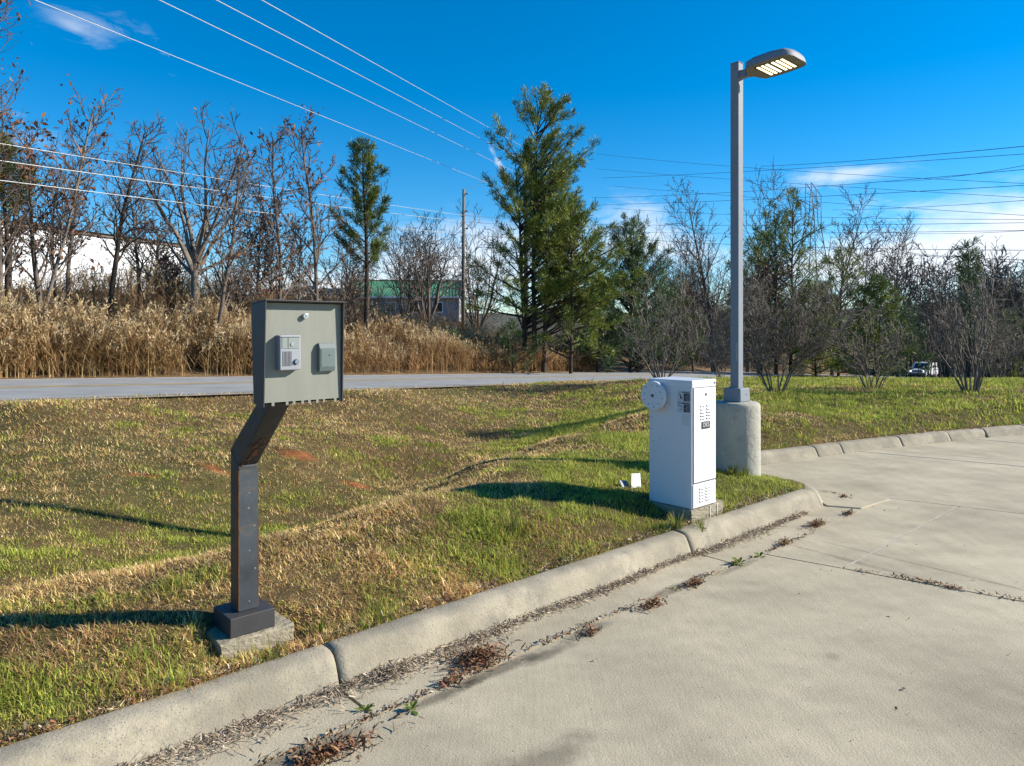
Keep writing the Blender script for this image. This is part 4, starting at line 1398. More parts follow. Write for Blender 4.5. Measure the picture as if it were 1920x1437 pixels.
for rank, i in enumerate(order):
    a, b, c, e, d = rows_[i]
    wire([at(a, b, d * 1.5), at(c, e, d * .7)], .040 if i not in (4, 12, 13) else .05, M['wire_dark'],
         f'dark transmission wire crossing the blue sky, {ordn[rank]} from the top where it leaves the picture', .4 if i % 3 else .9, 'transmission wires over the wood')

tw = empty('transmission_tower', (0, 0, 0))
tag(tw, 'rusty lattice transmission tower top rising above the pines', 'tower')
d = 150
tx, tz = at(1524, 345, d)[0], at(1524, 345, d)[2]
tw.location = (tx, d, 0)
tw.rotation_euler = (0, 0, R(35))
def leg_xy(z):
    u = (tz - z) / tz
    return .6 + 3.6 * max(u - .12, 0)
lev = np.linspace(tz - 9, -3, 8)
corners = [(-1, -1), (1, -1), (1, 1), (-1, 1)]
mb = MB()
for cx, cy in corners:
    tube_line(mb, [(cx * leg_xy(z), cy * leg_xy(z), z) for z in lev], .12, 4)
mb.build('tower_legs', M['galv'], tw)
mb = MB()
for a, b in zip(lev[:-1], lev[1:]):
    for i in range(4):
        (ax, ay_), (bx_, by_) = corners[i], corners[(i + 1) % 4]
        la, lb = leg_xy(a), leg_xy(b)
        tube_line(mb, [(ax * la, ay_ * la, a), (bx_ * lb, by_ * lb, b)], .06, 4)
        tube_line(mb, [(bx_ * la, by_ * la, a), (ax * lb, ay_ * lb, b)], .06, 4)
mb.build('bracing', M['galv'], tw)
mb = MB()
l9 = leg_xy(tz - 9)
tube_line(mb, [(-1.6, -.6, tz), (2.2, -.6, tz - 2.4)], .10, 4); tube_line(mb, [(-1.6, .6, tz), (2.2, .6, tz - 2.4)], .10, 4)
for x0, zz0 in ((-1.6, tz), (.2, tz - 1.1), (2.2, tz - 2.4)):
    for y0 in (-.6, .6):
        tube_line(mb, [(x0, y0, zz0), (max(-l9, min(l9, x0 * .7)), math.copysign(l9, y0), tz - 9)], .09, 4)
for k in range(5):
    z1 = tz - 2 - k * 1.6
    tube_line(mb, [(-1.4 + .1 * k, -.6, z1), (2.1 - .15 * k, .6, z1 - 1.4)], .055, 4); tube_line(mb, [(2.1 - .15 * k, -.6, z1 - 1.2), (-1.4 + .1 * k, .6, z1)], .055, 4)
tube_line(mb, [(-4.2, 0, tz - 4.0), (2.4, 0, tz - 5.2)], .12, 4); tube_line(mb, [(-4.2, 0, tz - 4.0), (-1.4, 0, tz - 6.8)], .08, 4)
tube_line(mb, [(-4.2, 0, tz - 4.0), (-4.3, 0, tz - 7.2)], .10, 4)
mb.build('tower_head', M['galv'], tw)

# ------------------------------------------------------------------ trees
def unit(v):
    return v / (np.linalg.norm(v) + 1e-9)


def branch(rng, p, d, L, n, wob, up):
    pts = [p]
    d = unit(d)
    st_ = L / (n - 1)
    for i in range(n - 1):
        d = unit(d + rng.normal(0, wob, 3) + np.array([0, 0, up]))
        pts.append(pts[-1] + d * st_)
    return np.array(pts)


def dir_from(rng, t, ang, azim):
    ref = np.array([0, 0, 1.0]) if abs(t[2]) < .9 else np.array([1.0, 0, 0])
    a = unit(np.cross(t, ref)); b = np.cross(t, a)
    return unit(t * math.cos(ang) + (a * math.cos(azim) + b * math.sin(azim)) * math.sin(ang))


def children(rng, pts, rad, n, t0, t1, ang, Lf, npt, wob, up, rf, rmin, out, az0=0.0, shape=None):
    """branches off one branch; out gets (pts, radii)"""
    L = np.linalg.norm(np.diff(pts, axis=0), axis=1).sum()
    res = []
    for k in range(n):
        u = t0 + (t1 - t0) * (k + rng.uniform(0, 1)) / n
        f = u * (len(pts) - 1); i = min(int(f), len(pts) - 2); w = f - i
        p = pts[i] * (1 - w) + pts[i + 1] * w
        r = rad[i] * (1 - w) + rad[i + 1] * w
        t = unit(pts[i + 1] - pts[i])
        dd = dir_from(rng, t, ang * rng.uniform(.7, 1.3), az0 + k * 2.4 + rng.uniform(-.5, .5))
        ln = L * Lf * rng.uniform(.65, 1.25) * (shape(u) if shape else (1.15 - .55 * u))
        b = branch(rng, p, dd, ln, npt, wob, up)
        r0 = max(r * rf, rmin * 1.3)
        rr = np.linspace(r0, max(rmin * .7, r0 * .25), npt)
        res.append((b, rr))
    out.extend(res)
    return res


def bare_tree(rng, h, r0, style='slender', lean=(0, 0), rmin=.006, twigs=1.0):
    """returns (trunk branches, crown branches, twig end points)"""
    tr, cr, tips = [], [], []
    if style == 'oak':
        trunk = branch(rng, np.zeros(3), np.array([lean[0], lean[1], 1.0]), h * .30, 6, .03, .1)
        rad = np.linspace(r0, r0 * .72, 6)
        tr.append((trunk, rad))
        limbs = []
        for k in range(11):
            a = k * 2.4 + rng.uniform(-.3, .3)
            an = rng.uniform(.25, 1.15) if k > 1 else rng.uniform(.05, .2)
            d = np.array([math.sin(an) * math.cos(a), math.sin(an) * math.sin(a), math.cos(an)])
            b = branch(rng, trunk[-1 - rng.integers(0, 2)], d, h * rng.uniform(.48, .70) * (1.0 if an < .8 else .92), 9, .11, .045)
            limbs.append((b, np.linspace(r0 * rng.uniform(.36, .5), .016, 9)))
        tr += limbs
        for b, r in limbs:
            l2 = children(rng, b, r, 7, .25, .98, .75, .38, 6, .15, .05, .62, .012, cr)
            for b2, r2 in l2:
                l3 = children(rng, b2, r2, int(5 * twigs), .2, 1, .7, .5, 4, .16, .04, .6, rmin * 1.2, cr)
                for b3, r3 in l3:
                    l4 = children(rng, b3, r3, int(4 * twigs), .2, 1, .6, .6, 3, .12, .03, .7, rmin, cr)
                    tips += [q[0][-1] for q in l4]
    elif style in ('vase', 'vasew'):          # many stems from the ground
        ns = 10
        stems = []
        for k in range(ns):
            a = k * 2.4 + rng.uniform(-.4, .4)
            an = rng.uniform(.05, .46 if style == 'vase' else .85)
            d = np.array([math.sin(an) * math.cos(a), math.sin(an) * math.sin(a), math.cos(an)])
            b = branch(rng, np.array([math.cos(a) * .08, math.sin(a) * .08, -.05]), d, h * rng.uniform(.55, .95) * (1 - .15 * an), 9, .10, .06)
            stems.append((b, np.linspace(r0 * rng.uniform(.45, 1), .006, 9)))
        tr += stems
        for b, r in stems:
            l2 = children(rng, b, r, 8, .22, .98, .60, .42, 6, .16, .05, .55, .006, cr)
            for b2, r2 in l2:
                l3 = children(rng, b2, r2, int(5 * twigs), .15, 1, .65, .5, 4, .15, .05, .6, rmin, cr)
                for b3, r3 in l3:
                    l4 = children(rng, b3, r3, int(3 * twigs), .2, 1, .6, .6, 3, .1, .03, .7, rmin, cr)
                    tips += [q[0][-1] for q in l4]
    else:
        wide = {'slender': .21, 'round': .34, 'spread': .42}[style]
        trunk = branch(rng, np.array([0, 0, -.2]), np.array([lean[0], lean[1], 1.0]), h * .98, 14, .045, .05)
        rad = np.linspace(r0, .02, 14) ** 1.0
        tr.append((trunk, rad))
        l1 = children(rng, trunk, rad, 24 if style != 'round' else 20, .28, .98, .72, wide, 8, .10, .10, .52, .014, tr)
        for b, r in l1:
            l2 = children(rng, b, r, 6, .2, 1, .68, .45, 5, .14, .06, .6, rmin * 1.6, cr)
            for b2, r2 in l2:
                l3 = children(rng, b2, r2, int(5 * twigs), .15, 1, .62, .55, 4, .14, .05, .65, rmin, cr)
                tips += [q[0][-1] for q in l3]
                if twigs > 1.2:
                    for b3, r3 in l3:
                        children(rng, b3, r3, 2, .2, .9, .6, .6, 3, .1, .03, .7, rmin, cr)
    return tr, cr, np.array(tips)


def tube_mesh(branches, name, ksel):
    mb = MB()
    by = {}
    for b, r in branches:
        k = ksel(r[0])
        by.setdefault((len(b), k), []).append((b, r))
    for (n, k), lst in by.items():
        V, q = tubes(np.array([a for a, _ in lst]), np.array([c for _, c in lst]), k)
        mb.add(V, q)
    return mb.mesh(name, True)


def leaf_quads(mb, rng, P, size, cols, jit=.15, k=1):
    """small folded leaves hung round given points"""
    P = np.repeat(P, k, axis=0)
    n = len(P)
    if n == 0: return
    c = P + rng.normal(0, jit, (n, 3))
    a = rng.normal(0, 1, (n, 3)); a /= np.linalg.norm(a, axis=1, keepdims=True)
    b = np.cross(a, rng.normal(0, 1, (n, 3))); b /= np.linalg.norm(b, axis=1, keepdims=True)
    s = size * rng.uniform(.6, 1.3, (n, 1))
    V = np.stack([c - a * s, c + b * s * .45, c + a * s, c - b * s * .45], 1).reshape(-1, 3)
    F = np.arange(n * 4).reshape(-1, 4)
    col = np.asarray(cols)[rng.integers(0, len(cols), n)] * rng.uniform(.7, 1.25, (n, 1))
    mb.add(V, F, np.repeat(col, 4, axis=0))


BROWN = [(.17, .085, .045), (.22, .10, .045), (.13, .06, .035), (.25, .12, .06)]
TCAT = 'tree'


def put_tree(name, px, d, pytop, label, style='slender', seed=0, r0=None, lean=(0, 0), leaves=0, bark='bark', twig='twig', rmin=.006, twigs=1.0, group=None, base=None, leafsize=.10, leafband=(0, 1), cat='tree', hscale=1.0):
    rng = np.random.default_rng(seed)
    x = (px - 960) / FPX * d
    z = gz(x, d) if base is None else base
    h = (CAM_Z + (HORIZON - pytop) * d / FPX - z) * hscale
    root = empty(name, (x, d, z - .05)); tag(root, label, cat, group)
    tr, cr, tips = bare_tree(rng, h, r0 or h * .014, style, lean, rmin, twigs)
    top = max(b[0][:, 2].max() for b in tr + cr)
    sc = h / top
    tr = [(b * sc, r) for b, r in tr]; cr = [(b * sc, r) for b, r in cr]; tips = tips * sc
    link('trunk', tube_mesh(tr, 'trunk', lambda r: 8 if r > .1 else (6 if r > .04 else 5)), M[bark], root)
    if d < 23:
        crown = link('crown', tube_mesh(cr, 'crown', lambda r: 4 if r > .02 else 3), M[twig], root)
    else:
        cmb = MB()
        off = np.array([x, d, 0.0])
        for n in {len(q[0]) for q in cr}:
            for thin in (False, True):
                sel = [q for q in cr if len(q[0]) == n and (q[1][0] < .018) == thin]
                if not sel: continue
                Pb, Rb = np.array([q[0] for q in sel]), np.array([q[1] for q in sel])
                if thin:
                    V_, q_ = ribbons(Pb + off, Rb * 1.15); V_ = V_ - off
                else:
                    V_, q_ = tubes(Pb, Rb, 3)
                cmb.add(V_, q_)
        crown = cmb.build('crown', M[twig], root)
    if leaves and len(tips):
        zt = tips[:, 2] / h
        ok = tips[(zt >= leafband[0]) & (zt <= leafband[1])]
        if len(ok):
            cl_ = ok[rng.random(len(ok)) < leaves]
            mb = MB(); leaf_quads(mb, rng, cl_, leafsize, BROWN, .14, 3)
            mb.build('leaves', M['leaf'], crown)
    return root


GB = 'bare trees on the bank across the road'
put_tree('oak_tree', 365, 27, 196, 'broad bare oak with thick pale spreading limbs on the bank', 'oak', 11, .19, (0, 0), .04, 'bark_pale', 'twig', .0065, 1.2, GB, leafsize=.07, leafband=(.1, 1))
put_tree('bare_tree', 392, 23, 262, 'thin dark leaning tree in front of the broad oak', 'slender', 12, .085, (.16, 0), .05, 'bark', 'twig', .007, .8, GB)
put_tree('bare_tree', 208, 25, 205, 'dark upright tree tangled with vines, before the white warehouse', 'slender', 13, .11, (0, 0), .12, 'bark_dark', 'twig', .006, 1.2, GB, leafsize=.07, leafband=(.2, .62))
put_tree('bare_tree', 18, 20, 95, 'tall bare tree with rusty leaves, nearest the picture edge on the bank', 'slender', 14, .09, (-.05, 0), .13, 'bark', 'twig', .006, 1.2, GB, leafsize=.07, leafband=(.6, 1))
put_tree('bare_tree', -130, 17, -120, 'brown-leaved tree reaching in at the top corner beside the warehouse', 'spread', 15, .14, (.0, 0), .4, 'bark', 'twig', .006, 1.2, GB, leafsize=.065, leafband=(.5, 1))
put_tree('bare_tree', 62, 21, 130, 'forked pale sapling leaning over the warehouse end', 'slender', 16, .07, (.22, 0), .08, 'bark_pale', 'twig', .006, 1.0, GB)
put_tree('bare_tree', 72, 21.5, 220, 'slim dark sapling rising straight before the warehouse', 'slender', 17, .10, (.06, 0), .15, 'bark', 'twig', .006, 1.1, GB)
put_tree('bare_tree', 128, 28, 240, 'thin grey tree between the sapling and the vine-tangled tree', 'slender', 18, .09, (.04, 0), .1, 'bark_pale', 'twig', .007, 1.1, GB)
put_tree('bare_tree', 293, 31, 400, 'low twiggy tree under the oak limbs near the warehouse end', 'round', 19, .08, (0, 0), .06, 'bark', 'twig', .006, 1.1, GB, leafsize=.07)
put_tree('bare_tree', 262, 29, 330, 'twiggy dark tree just left of the oak', 'round', 20, .09, (-.04, 0), .06, 'bark', 'twig', .006, 1.1, GB, leafsize=.07)
put_tree('bare_tree', 478, 30, 330, 'low bare tree between the oak and the slender trees', 'round', 21, .09, (0, 0), .06, 'bark', 'twig', .008, 1.3, GB)
put_tree('bare_tree', 535, 26, 225, 'slender bare tree standing behind the call box', 'slender', 22, .09, (-.02, 0), .08, 'bark', 'twig', .007, 1.0, GB)
put_tree('bare_tree', 603, 25, 186, 'tall slender tree with brown leaf tufts beside the dark pine', 'slender', 23, .095, (-.05, 0), .16, 'bark', 'twig', .006, 1.0, GB, leafsize=.085, leafband=(.3, 1))
put_tree('bare_tree', 507, 33, 440, 'small bare tree among the parked cars', 'round', 24, .07, (0, 0), .05, 'bark', 'twig', .008, 1.1, GB)
put_tree('bare_tree', 800, 44, 348, 'multi-stemmed bare tree before the green roof', 'vase', 25, .13, (0, 0), 0, 'bark', 'twig', .010, 1.0, GB)
put_tree('bare_tree', 762, 47, 395, 'smaller bare tree between the dark pine and the multi-stemmed one', 'vase', 26, .10, (0, 0), 0, 'bark', 'twig', .010, 1.0, GB)
put_tree('bare_tree', 893, 49, 372, 'bare tree just behind the utility pole', 'vase', 27, .12, (0, 0), 0, 'bark', 'twig', .010, 1.0, GB)
put_tree('bare_tree', 655, 42, 420, 'thin bare tree half hidden by the dark pine trunk', 'vase', 28, .09, (0, 0), 0, 'bark', 'twig', .010, .8, GB)

for i, (px, d, top, sty, sd, lf, lab) in enumerate([(22, 24, 330, 'slender', 401, .3, 'thin sapling crossing the near end of the warehouse wall'), (105, 26, 300, 'round', 402, .15, 'twiggy thicket tree in front of the warehouse middle'),
        (322, 30, 420, 'vase', 405, .15, 'low thicket at the foot of the oak'),
        (440, 28, 430, 'vase', 406, .08, 'low bare thicket to the right of the oak trunk'), (560, 31, 400, 'round', 407, .08, 'small bare tree between the two slender trees'), (640, 30, 470, 'vase', 408, .1, 'low bare thicket at the foot of the dark pine')]):
    put_tree('bare_tree', px, d, top, lab, sty, sd, .06, (0, 0), lf, 'bark_dark' if i % 2 else 'bark', 'twig', .007, 1.0, GB, leafsize=.06)
GR = 'bare trees down the road'
put_tree('bare_tree', 1338, 52, 318, 'tall bare tree just left of the lamp post', 'round', 31, .20, (0, 0), .04, 'bark', 'twig', .011, 1.1, GR)
put_tree('bare_tree', 1402, 58, 303, 'tall bare tree just right of the lamp post', 'round', 32, .20, (0, 0), 0, 'bark', 'twig', .011, 1.1, GR)
put_tree('bare_tree', 1560, 62, 345, 'bare tree beside the transmission tower', 'round', 33, .19, (0, 0), 0, 'bark', 'twig', .012, 1.1, GR)
put_tree('bare_tree', 1622, 64, 412, 'bare tree between the tower and the round-topped tree', 'round', 34, .16, (0, 0), 0, 'bark', 'twig', .012, 1.1, GR)
put_tree('bare_tree', 1684, 66, 400, 'round-topped bare tree above the oncoming car', 'spread', 35, .22, (0, 0), 0, 'bark', 'twig', .012, 1.2, GR)
put_tree('bare_tree', 1300, 50, 500, 'low thorny bare tree behind the white cabinet', 'spread', 36, .10, (0, 0), .1, 'bark', 'twig', .010, 1.2, GR)
put_tree('bare_tree', 1422, 47, 455, 'reddish low bare tree against the ragged pine', 'spread', 37, .11, (0, 0), .35, 'bark', 'twig', .010, 1.3, GR)

# ---------------------------------------------------------------- conifers
def tufts(mb, rng, P, D, size, nn, cols):
    """fans of needles at P pointing along D"""
    n = len(P)
    if not n: return
    Pn = np.repeat(P, nn, 0); Dn = np.repeat(D, nn, 0)
    a = Dn + rng.normal(0, .62, (n * nn, 3)) + np.array([0, 0, .12])
    a /= np.linalg.norm(a, axis=1, keepdims=True)
    b = np.cross(a, rng.normal(0, 1, (n * nn, 3))); b /= np.linalg.norm(b, axis=1, keepdims=True)
    s = size * rng.uniform(.6, 1.25, (n * nn, 1)) * np.repeat(rng.uniform(.7, 1.25, (n, 1)), nn, 0)
    w = s * .06
    base = Pn + rng.normal(0, size * .25, (n * nn, 3))
    V = np.stack([base - b * w * .5, base + a * s * .55 - b * w, base + a * s, base + a * s * .55 + b * w], 1).reshape(-1, 3)
    c = np.repeat(np.asarray(cols)[rng.integers(0, len(cols), n)] * rng.uniform(.65, 1.35, (n, 1)), nn, 0) * rng.uniform(.8, 1.2, (n * nn, 1))
    mb.add(V, np.arange(len(V)).reshape(-1, 4), np.repeat(c, 4, 0))


GREEN_PINE = [(.145, .185, .028), (.19, .22, .032), (.09, .135, .030), (.23, .235, .036)]
GREEN_DARK = [(.062, .105, .042), (.080, .125, .046), (.105, .145, .050)]
GREEN_YEL = [(.20, .215, .026), (.15, .18, .026), (.10, .14, .022)]


def put_conifer(name, px, d, pytop, label, seed, shape, cols, nb=60, t0=.2, rad=.28, size=.34, nn=9, per=26, r0=None, stems=((0, 0, 1.0),), droop=-.01, ang=1.25, group=None, cat='tree', base=None, side=None):
    rng = np.random.default_rng(seed)
    x = (px - 960) / FPX * d
    z = gz(x, d) if base is None else base
    h = CAM_Z + (HORIZON - pytop) * d / FPX - z
    root = empty(name, (x, d, z - .1)); tag(root, label, cat, group)
    wood, twigsb = [], []
    mb = MB()
    P, D = [], []
    for (ox, oy, hf) in stems:
        hh_ = h * hf
        tk = branch(rng, np.array([ox, oy, -.1]), np.array([0.0, 0, 1]), hh_ * .985, 14, .018, .04)
        rr = np.linspace(r0 or hh_ * .014, .015, 14)
        wood.append((tk, rr))
        nb_ = int(nb * hf)
        for k in range(nb_):
            u = t0 + (1 - t0) * ((k + rng.uniform(0, 1)) / nb_) ** .95
            f = u * 13; i = min(int(f), 12); w = f - i
            p = tk[i] * (1 - w) + tk[i + 1] * w
            L = h * rad * shape((u - t0) / (1 - t0)) * rng.uniform(.55, 1.2)
            a = k * 2.4 + rng.uniform(-.5, .5)
            if side is not None and rng.random() < side[1]:
                a = side[0] + rng.uniform(-.9, .9)
            an = ang * rng.uniform(.85, 1.15) * (1 - .45 * u)
            dd = np.array([math.sin(an) * math.cos(a), math.sin(an) * math.sin(a), math.cos(an)])
            b = branch(rng, p, dd, L, 7, .07, droop + .035 * u)
            twigsb.append((b, np.linspace(max(.012, L * .017), .006, 7)))
            m = max(4, int(per * L / (h * rad) * rng.uniform(.7, 1.2)))
            for q in range(m):
                v = .22 + .78 * rng.random() ** .7
                f2 = v * 6; i2 = min(int(f2), 5); w2 = f2 - i2
                pp = b[i2] * (1 - w2) + b[i2 + 1] * w2
                tg = unit(b[i2 + 1] - b[i2])
                sd = dir_from(rng, tg, rng.uniform(.3, 1.2), rng.uniform(0, 6.28))
                pp = pp + sd * rng.uniform(.0, .22) * L * (1.1 - v)
                P.append(pp); D.append(unit(sd * .8 + tg * .6))
    tufts(mb, rng, np.array(P), np.array(D), size, nn, cols)
    link('trunk', tube_mesh(wood, 'trunk', lambda r: 8), M['bark_dark'], root)
    crown = mb.build('crown', M['needles'], root)
    link('branches', tube_mesh(twigsb, 'branches', lambda r: 4), M['bark_dark'], crown)
    return root


cone = lambda u: (1 - u) ** .75 * (.55 + .45 * min(1, u * 4)) + .06
ragged = lambda u: (.45 + .55 * math.sin(math.pi * min(1, .18 + u * .80))) * (1 - .45 * u)
tall = lambda u: 1.05 * (1 - u) ** .52 * (.72 + .28 * math.sin(u * 23)) + .10
GC = 'evergreens across the road'
put_conifer('pine_tree', 1003, 37, 184, 'tallest pine, several dark trunks, beside the road bank', 41, tall, GREEN_PINE, 98, .18, .345, .27, 12, 54, .15, ((0, 0, 1.0), (-.55, .4, .80), (.45, -.2, .72)), -.005, 1.2, GC, side=(.0, .5))
put_conifer('pine_tree', 1070, 36, 392, 'yellow-green low-branched pine leaning from the tallest pine', 42, ragged, GREEN_YEL, 54, .10, .50, .28, 13, 30, .10, ((0, 0, 1.0),), -.01, 1.3, GC)
put_conifer('pine_tree', 688, 30, 254, 'dark slender pine with bare lower trunk behind the call box', 43, lambda u: (.9 * math.sin(math.pi * min(1, .30 + .70 * u)) ** .8 + .10) * (.45 + .55 * abs(math.sin(u * 19))), [(.100, .135, .020), (.150, .165, .024), (.060, .095, .024), (.075, .115, .026)], 58, .42, .20, .22, 10, 46, .15, ((0, 0, 1.0),), 0, 1.15, GC)
put_conifer('cedar_tree', 1182, 43, 415, 'bushy blue-green cedar behind the bare shrub', 44, lambda u: (1 - u) ** .5 * .9 + .12, GREEN_DARK + [(.13, .17, .05)], 96, .03, .44, .28, 10, 34, .12, ((0, 0, 1.0), (.5, .3, .8)), 0, 1.0, GC)
put_conifer('cedar_tree', 1120, 41, 540, 'dark low evergreen in the shade of the tallest pine', 45, cone, GREEN_DARK, 60, .02, .55, .36, 8, 34, .10, ((0, 0, 1.0),), 0, 1.2, GC)
put_conifer('pine_tree', 1483, 47, 366, 'ragged tall pine under the transmission tower', 46, ragged, GREEN_PINE + GREEN_DARK, 66, .06, .36, .32, 10, 26, .14, ((0, 0, 1.0), (-.8, .5, .9)), -.005, 1.25, GC)
put_conifer('pine_tree', 1530, 45, 540, 'yellowish low pine at the foot of the ragged pine', 47, ragged, GREEN_YEL + GREEN_PINE, 56, .03, .48, .40, 8, 34, .09, ((0, 0, 1.0),), -.02, 1.35, GC)
put_conifer('pine_tree', 1640, 49, 525, 'small dark pine behind the third bare shrub', 48, ragged, GREEN_PINE + GREEN_DARK, 60, .04, .40, .40, 8, 34, .10, ((0, 0, 1.0),), -.01, 1.3, GC)
put_conifer('pine_tree', 1822, 44, 455, 'thin-crowned pine above the forked shrub', 49, lambda u: .25 + .75 * sstep(.35, .75, u) * (1.15 - u), GREEN_DARK, 48, .25, .20, .36, 8, 24, .12, ((0, 0, 1.0),), .01, 1.3, GC)
put_conifer('pine_tree', 1428, 53, 440, 'olive pine mostly behind the lamp post, among bare trees', 531, ragged, GREEN_PINE + [(.16, .13, .05)], 56, .05, .40, .36, 9, 24, .11, ((0, 0, 1.0),), -.01, 1.3, GC)
put_conifer('pine_tree', 1572, 52, 470, 'olive-brown pine filling the gap beside the ragged pine', 532, ragged, GREEN_PINE + [(.15, .12, .05), (.13, .11, .05)], 60, .04, .42, .36, 9, 26, .11, ((0, 0, 1.0),), -.01, 1.3, GC)
put_conifer('pine_tree', 1700, 58, 575, 'low dark pine just above the oncoming car', 533, ragged, GREEN_DARK, 44, .04, .45, .36, 9, 22, .09, ((0, 0, 1.0),), -.01, 1.3, GC)
put_conifer('pine_tree', 1880, 70, 585, 'low distant pine beyond the forked shrub', 534, ragged, GREEN_DARK + GREEN_PINE, 40, .05, .42, .42, 9, 20, .09, ((0, 0, 1.0),), -.01, 1.3, GC)
put_conifer('pine_tree', 1265, 50, 545, 'olive low pine behind the bare shrub and cabinet', 535, ragged, GREEN_PINE + GREEN_DARK, 48, .04, .50, .36, 9, 24, .09, ((0, 0, 1.0),), -.01, 1.3, GC)
put_conifer('pine_tree', 14, 22, 255, 'mossy green pine at the picture edge before the warehouse', 50, ragged, GREEN_YEL, 30, .62, .22, .28, 8, 28, .11, ((0, 0, 1.0),), 0, 1.3, GC)
put_conifer('evergreen_bush', 962, 34, 600, 'small bright green evergreen bush on the brown bank under the tallest pine', 51, cone, [(.08, .13, .03), (.05, .09, .022)], 20, .05, .75, .26, 7, 22, .04, ((0, 0, 1.0),), 0, 1.2, GC, 'bush')
put_conifer('evergreen_bush', 850, 33, 618, 'dark green bush in the brown brush below the utility pole', 52, cone, GREEN_DARK, 20, .05, .7, .22, 7, 14, .04, ((0, 0, 1.0),), 0, 1.2, GC, 'bush')

# far wood: one mass of thin bare trees, with trunks in front told apart above
wr = np.random.default_rng(77)
parts_t, parts_c = [], []
protos = []
for s in range(7):
    tr, cr, _ = bare_tree(np.random.default_rng(200 + s), 11, .13, 'slender' if s % 2 else 'round', (0, 0), .022, .42)
    protos.append((tr, cr))
mt, mc = MB(), MB()
pt_cache = []
for tr, cr in protos:
    a = MB(); b = MB()
    for (n, k), lst in {(len(x[0]), 5): None for x in tr}.items():
        sel = [x for x in tr if len(x[0]) == n]
        V, q = tubes(np.array([x[0] for x in sel]), np.array([x[1] for x in sel]), 5 if n > 10 else 3); a.add(V, q)
    for n in {len(x[0]) for x in cr}:
        sel = [x for x in cr if len(x[0]) == n]
        V, q = ribbons(np.array([x[0] for x in sel]) + np.array([0, 900.0, 0]), np.array([x[1] for x in sel])); b.add(V - np.array([0, 900.0, 0]), q)
    pt_cache.append(((np.concatenate(a.v), np.concatenate(a.f[4])), (np.concatenate(b.v), np.concatenate(b.f[4]))))
for i in range(190):
    px = wr.uniform(1250, 2250) if i % 3 else wr.uniform(1660, 2050)
    d = wr.uniform(66, 118)
    if i > 105:
        px, d = (wr.uniform(1550, 1800), wr.uniform(84, 116)) if i % 2 else (wr.uniform(1780, 2080), wr.uniform(92, 120))
    x = (px - 960) / FPX * d
    rs, _ = poly_sd([x], [d], ROAD)
    if -2.5 < rs[0] < ROAD_W + 2.5 or (rs[0] < 0 and d < 66):
        continue
    if -12 < d - 77 < 12 and 40 < x < 112 and rs[0] < 0:
        continue
    z = gz(x, d)
    a, b = pt_cache[i % 7]
    hgt = wr.uniform(.8, 1.12) * (1.38 if px > 1560 else .85)
    ca, sa = math.cos(i * 1.7), math.sin(i * 1.7)
    rot = np.array([[ca, -sa, 0], [sa, ca, 0], [0, 0, 1]]) * hgt
    mt.add(a[0] @ rot.T + [x, d, z], a[1]); mc.add(b[0] @ rot.T + [x, d, z], b[1])
wood = mt.build('far_wood', M['bark'], None, True)
tag(wood, 'grey mass of bare woodland trees behind the oncoming car', 'woodland', kind='stuff')
ow = mc.build('far_wood_twigs', M['twig'], wood, True); tag(ow, kind='stuff')

# ---------------------------------------------------------------- lawn shrubs, many stems each
SH = [(1240, 712, 19.6, 468, 'bare many-stemmed shrub directly behind the white gate cabinet', 61, 1.0, .030), (1455, 737, 13.5, 500, 'bare vase-shaped shrub just right of the lamp pier', 62, 2.1, .022),
      (1637, 730, 14.5, 560, 'small bare shrub with few stems in front of the small pine', 63, .75, .022), (1822, 736, 13.5, 432, 'tall forked bare shrub at the far edge of the lawn', 64, .9, .030),
      (1868, 713, 22, 560, 'dark low bare shrub behind the tall forked one', 65, 1.0, .026), (1352, 716, 30, 600, 'thin low bare bush behind the lamp post', 66, 1.0, .022)]
for px, py, d, top, lab, sd, tw_, r0 in SH:
    base = CAM_Z - (py - HORIZON) * d / FPX
    x = (px - 960) / FPX * d
    b0 = gz(x, d)
    put_tree('bare_shrub', px, d, top, lab, 'vasew' if sd == 61 else 'vase', sd, r0, (0, 0), 0, 'bark_pale', 'twig_pale', .0042 if d < 16 else .0055, tw_, 'bare shrubs on the lawn', base=b0, cat='shrub')

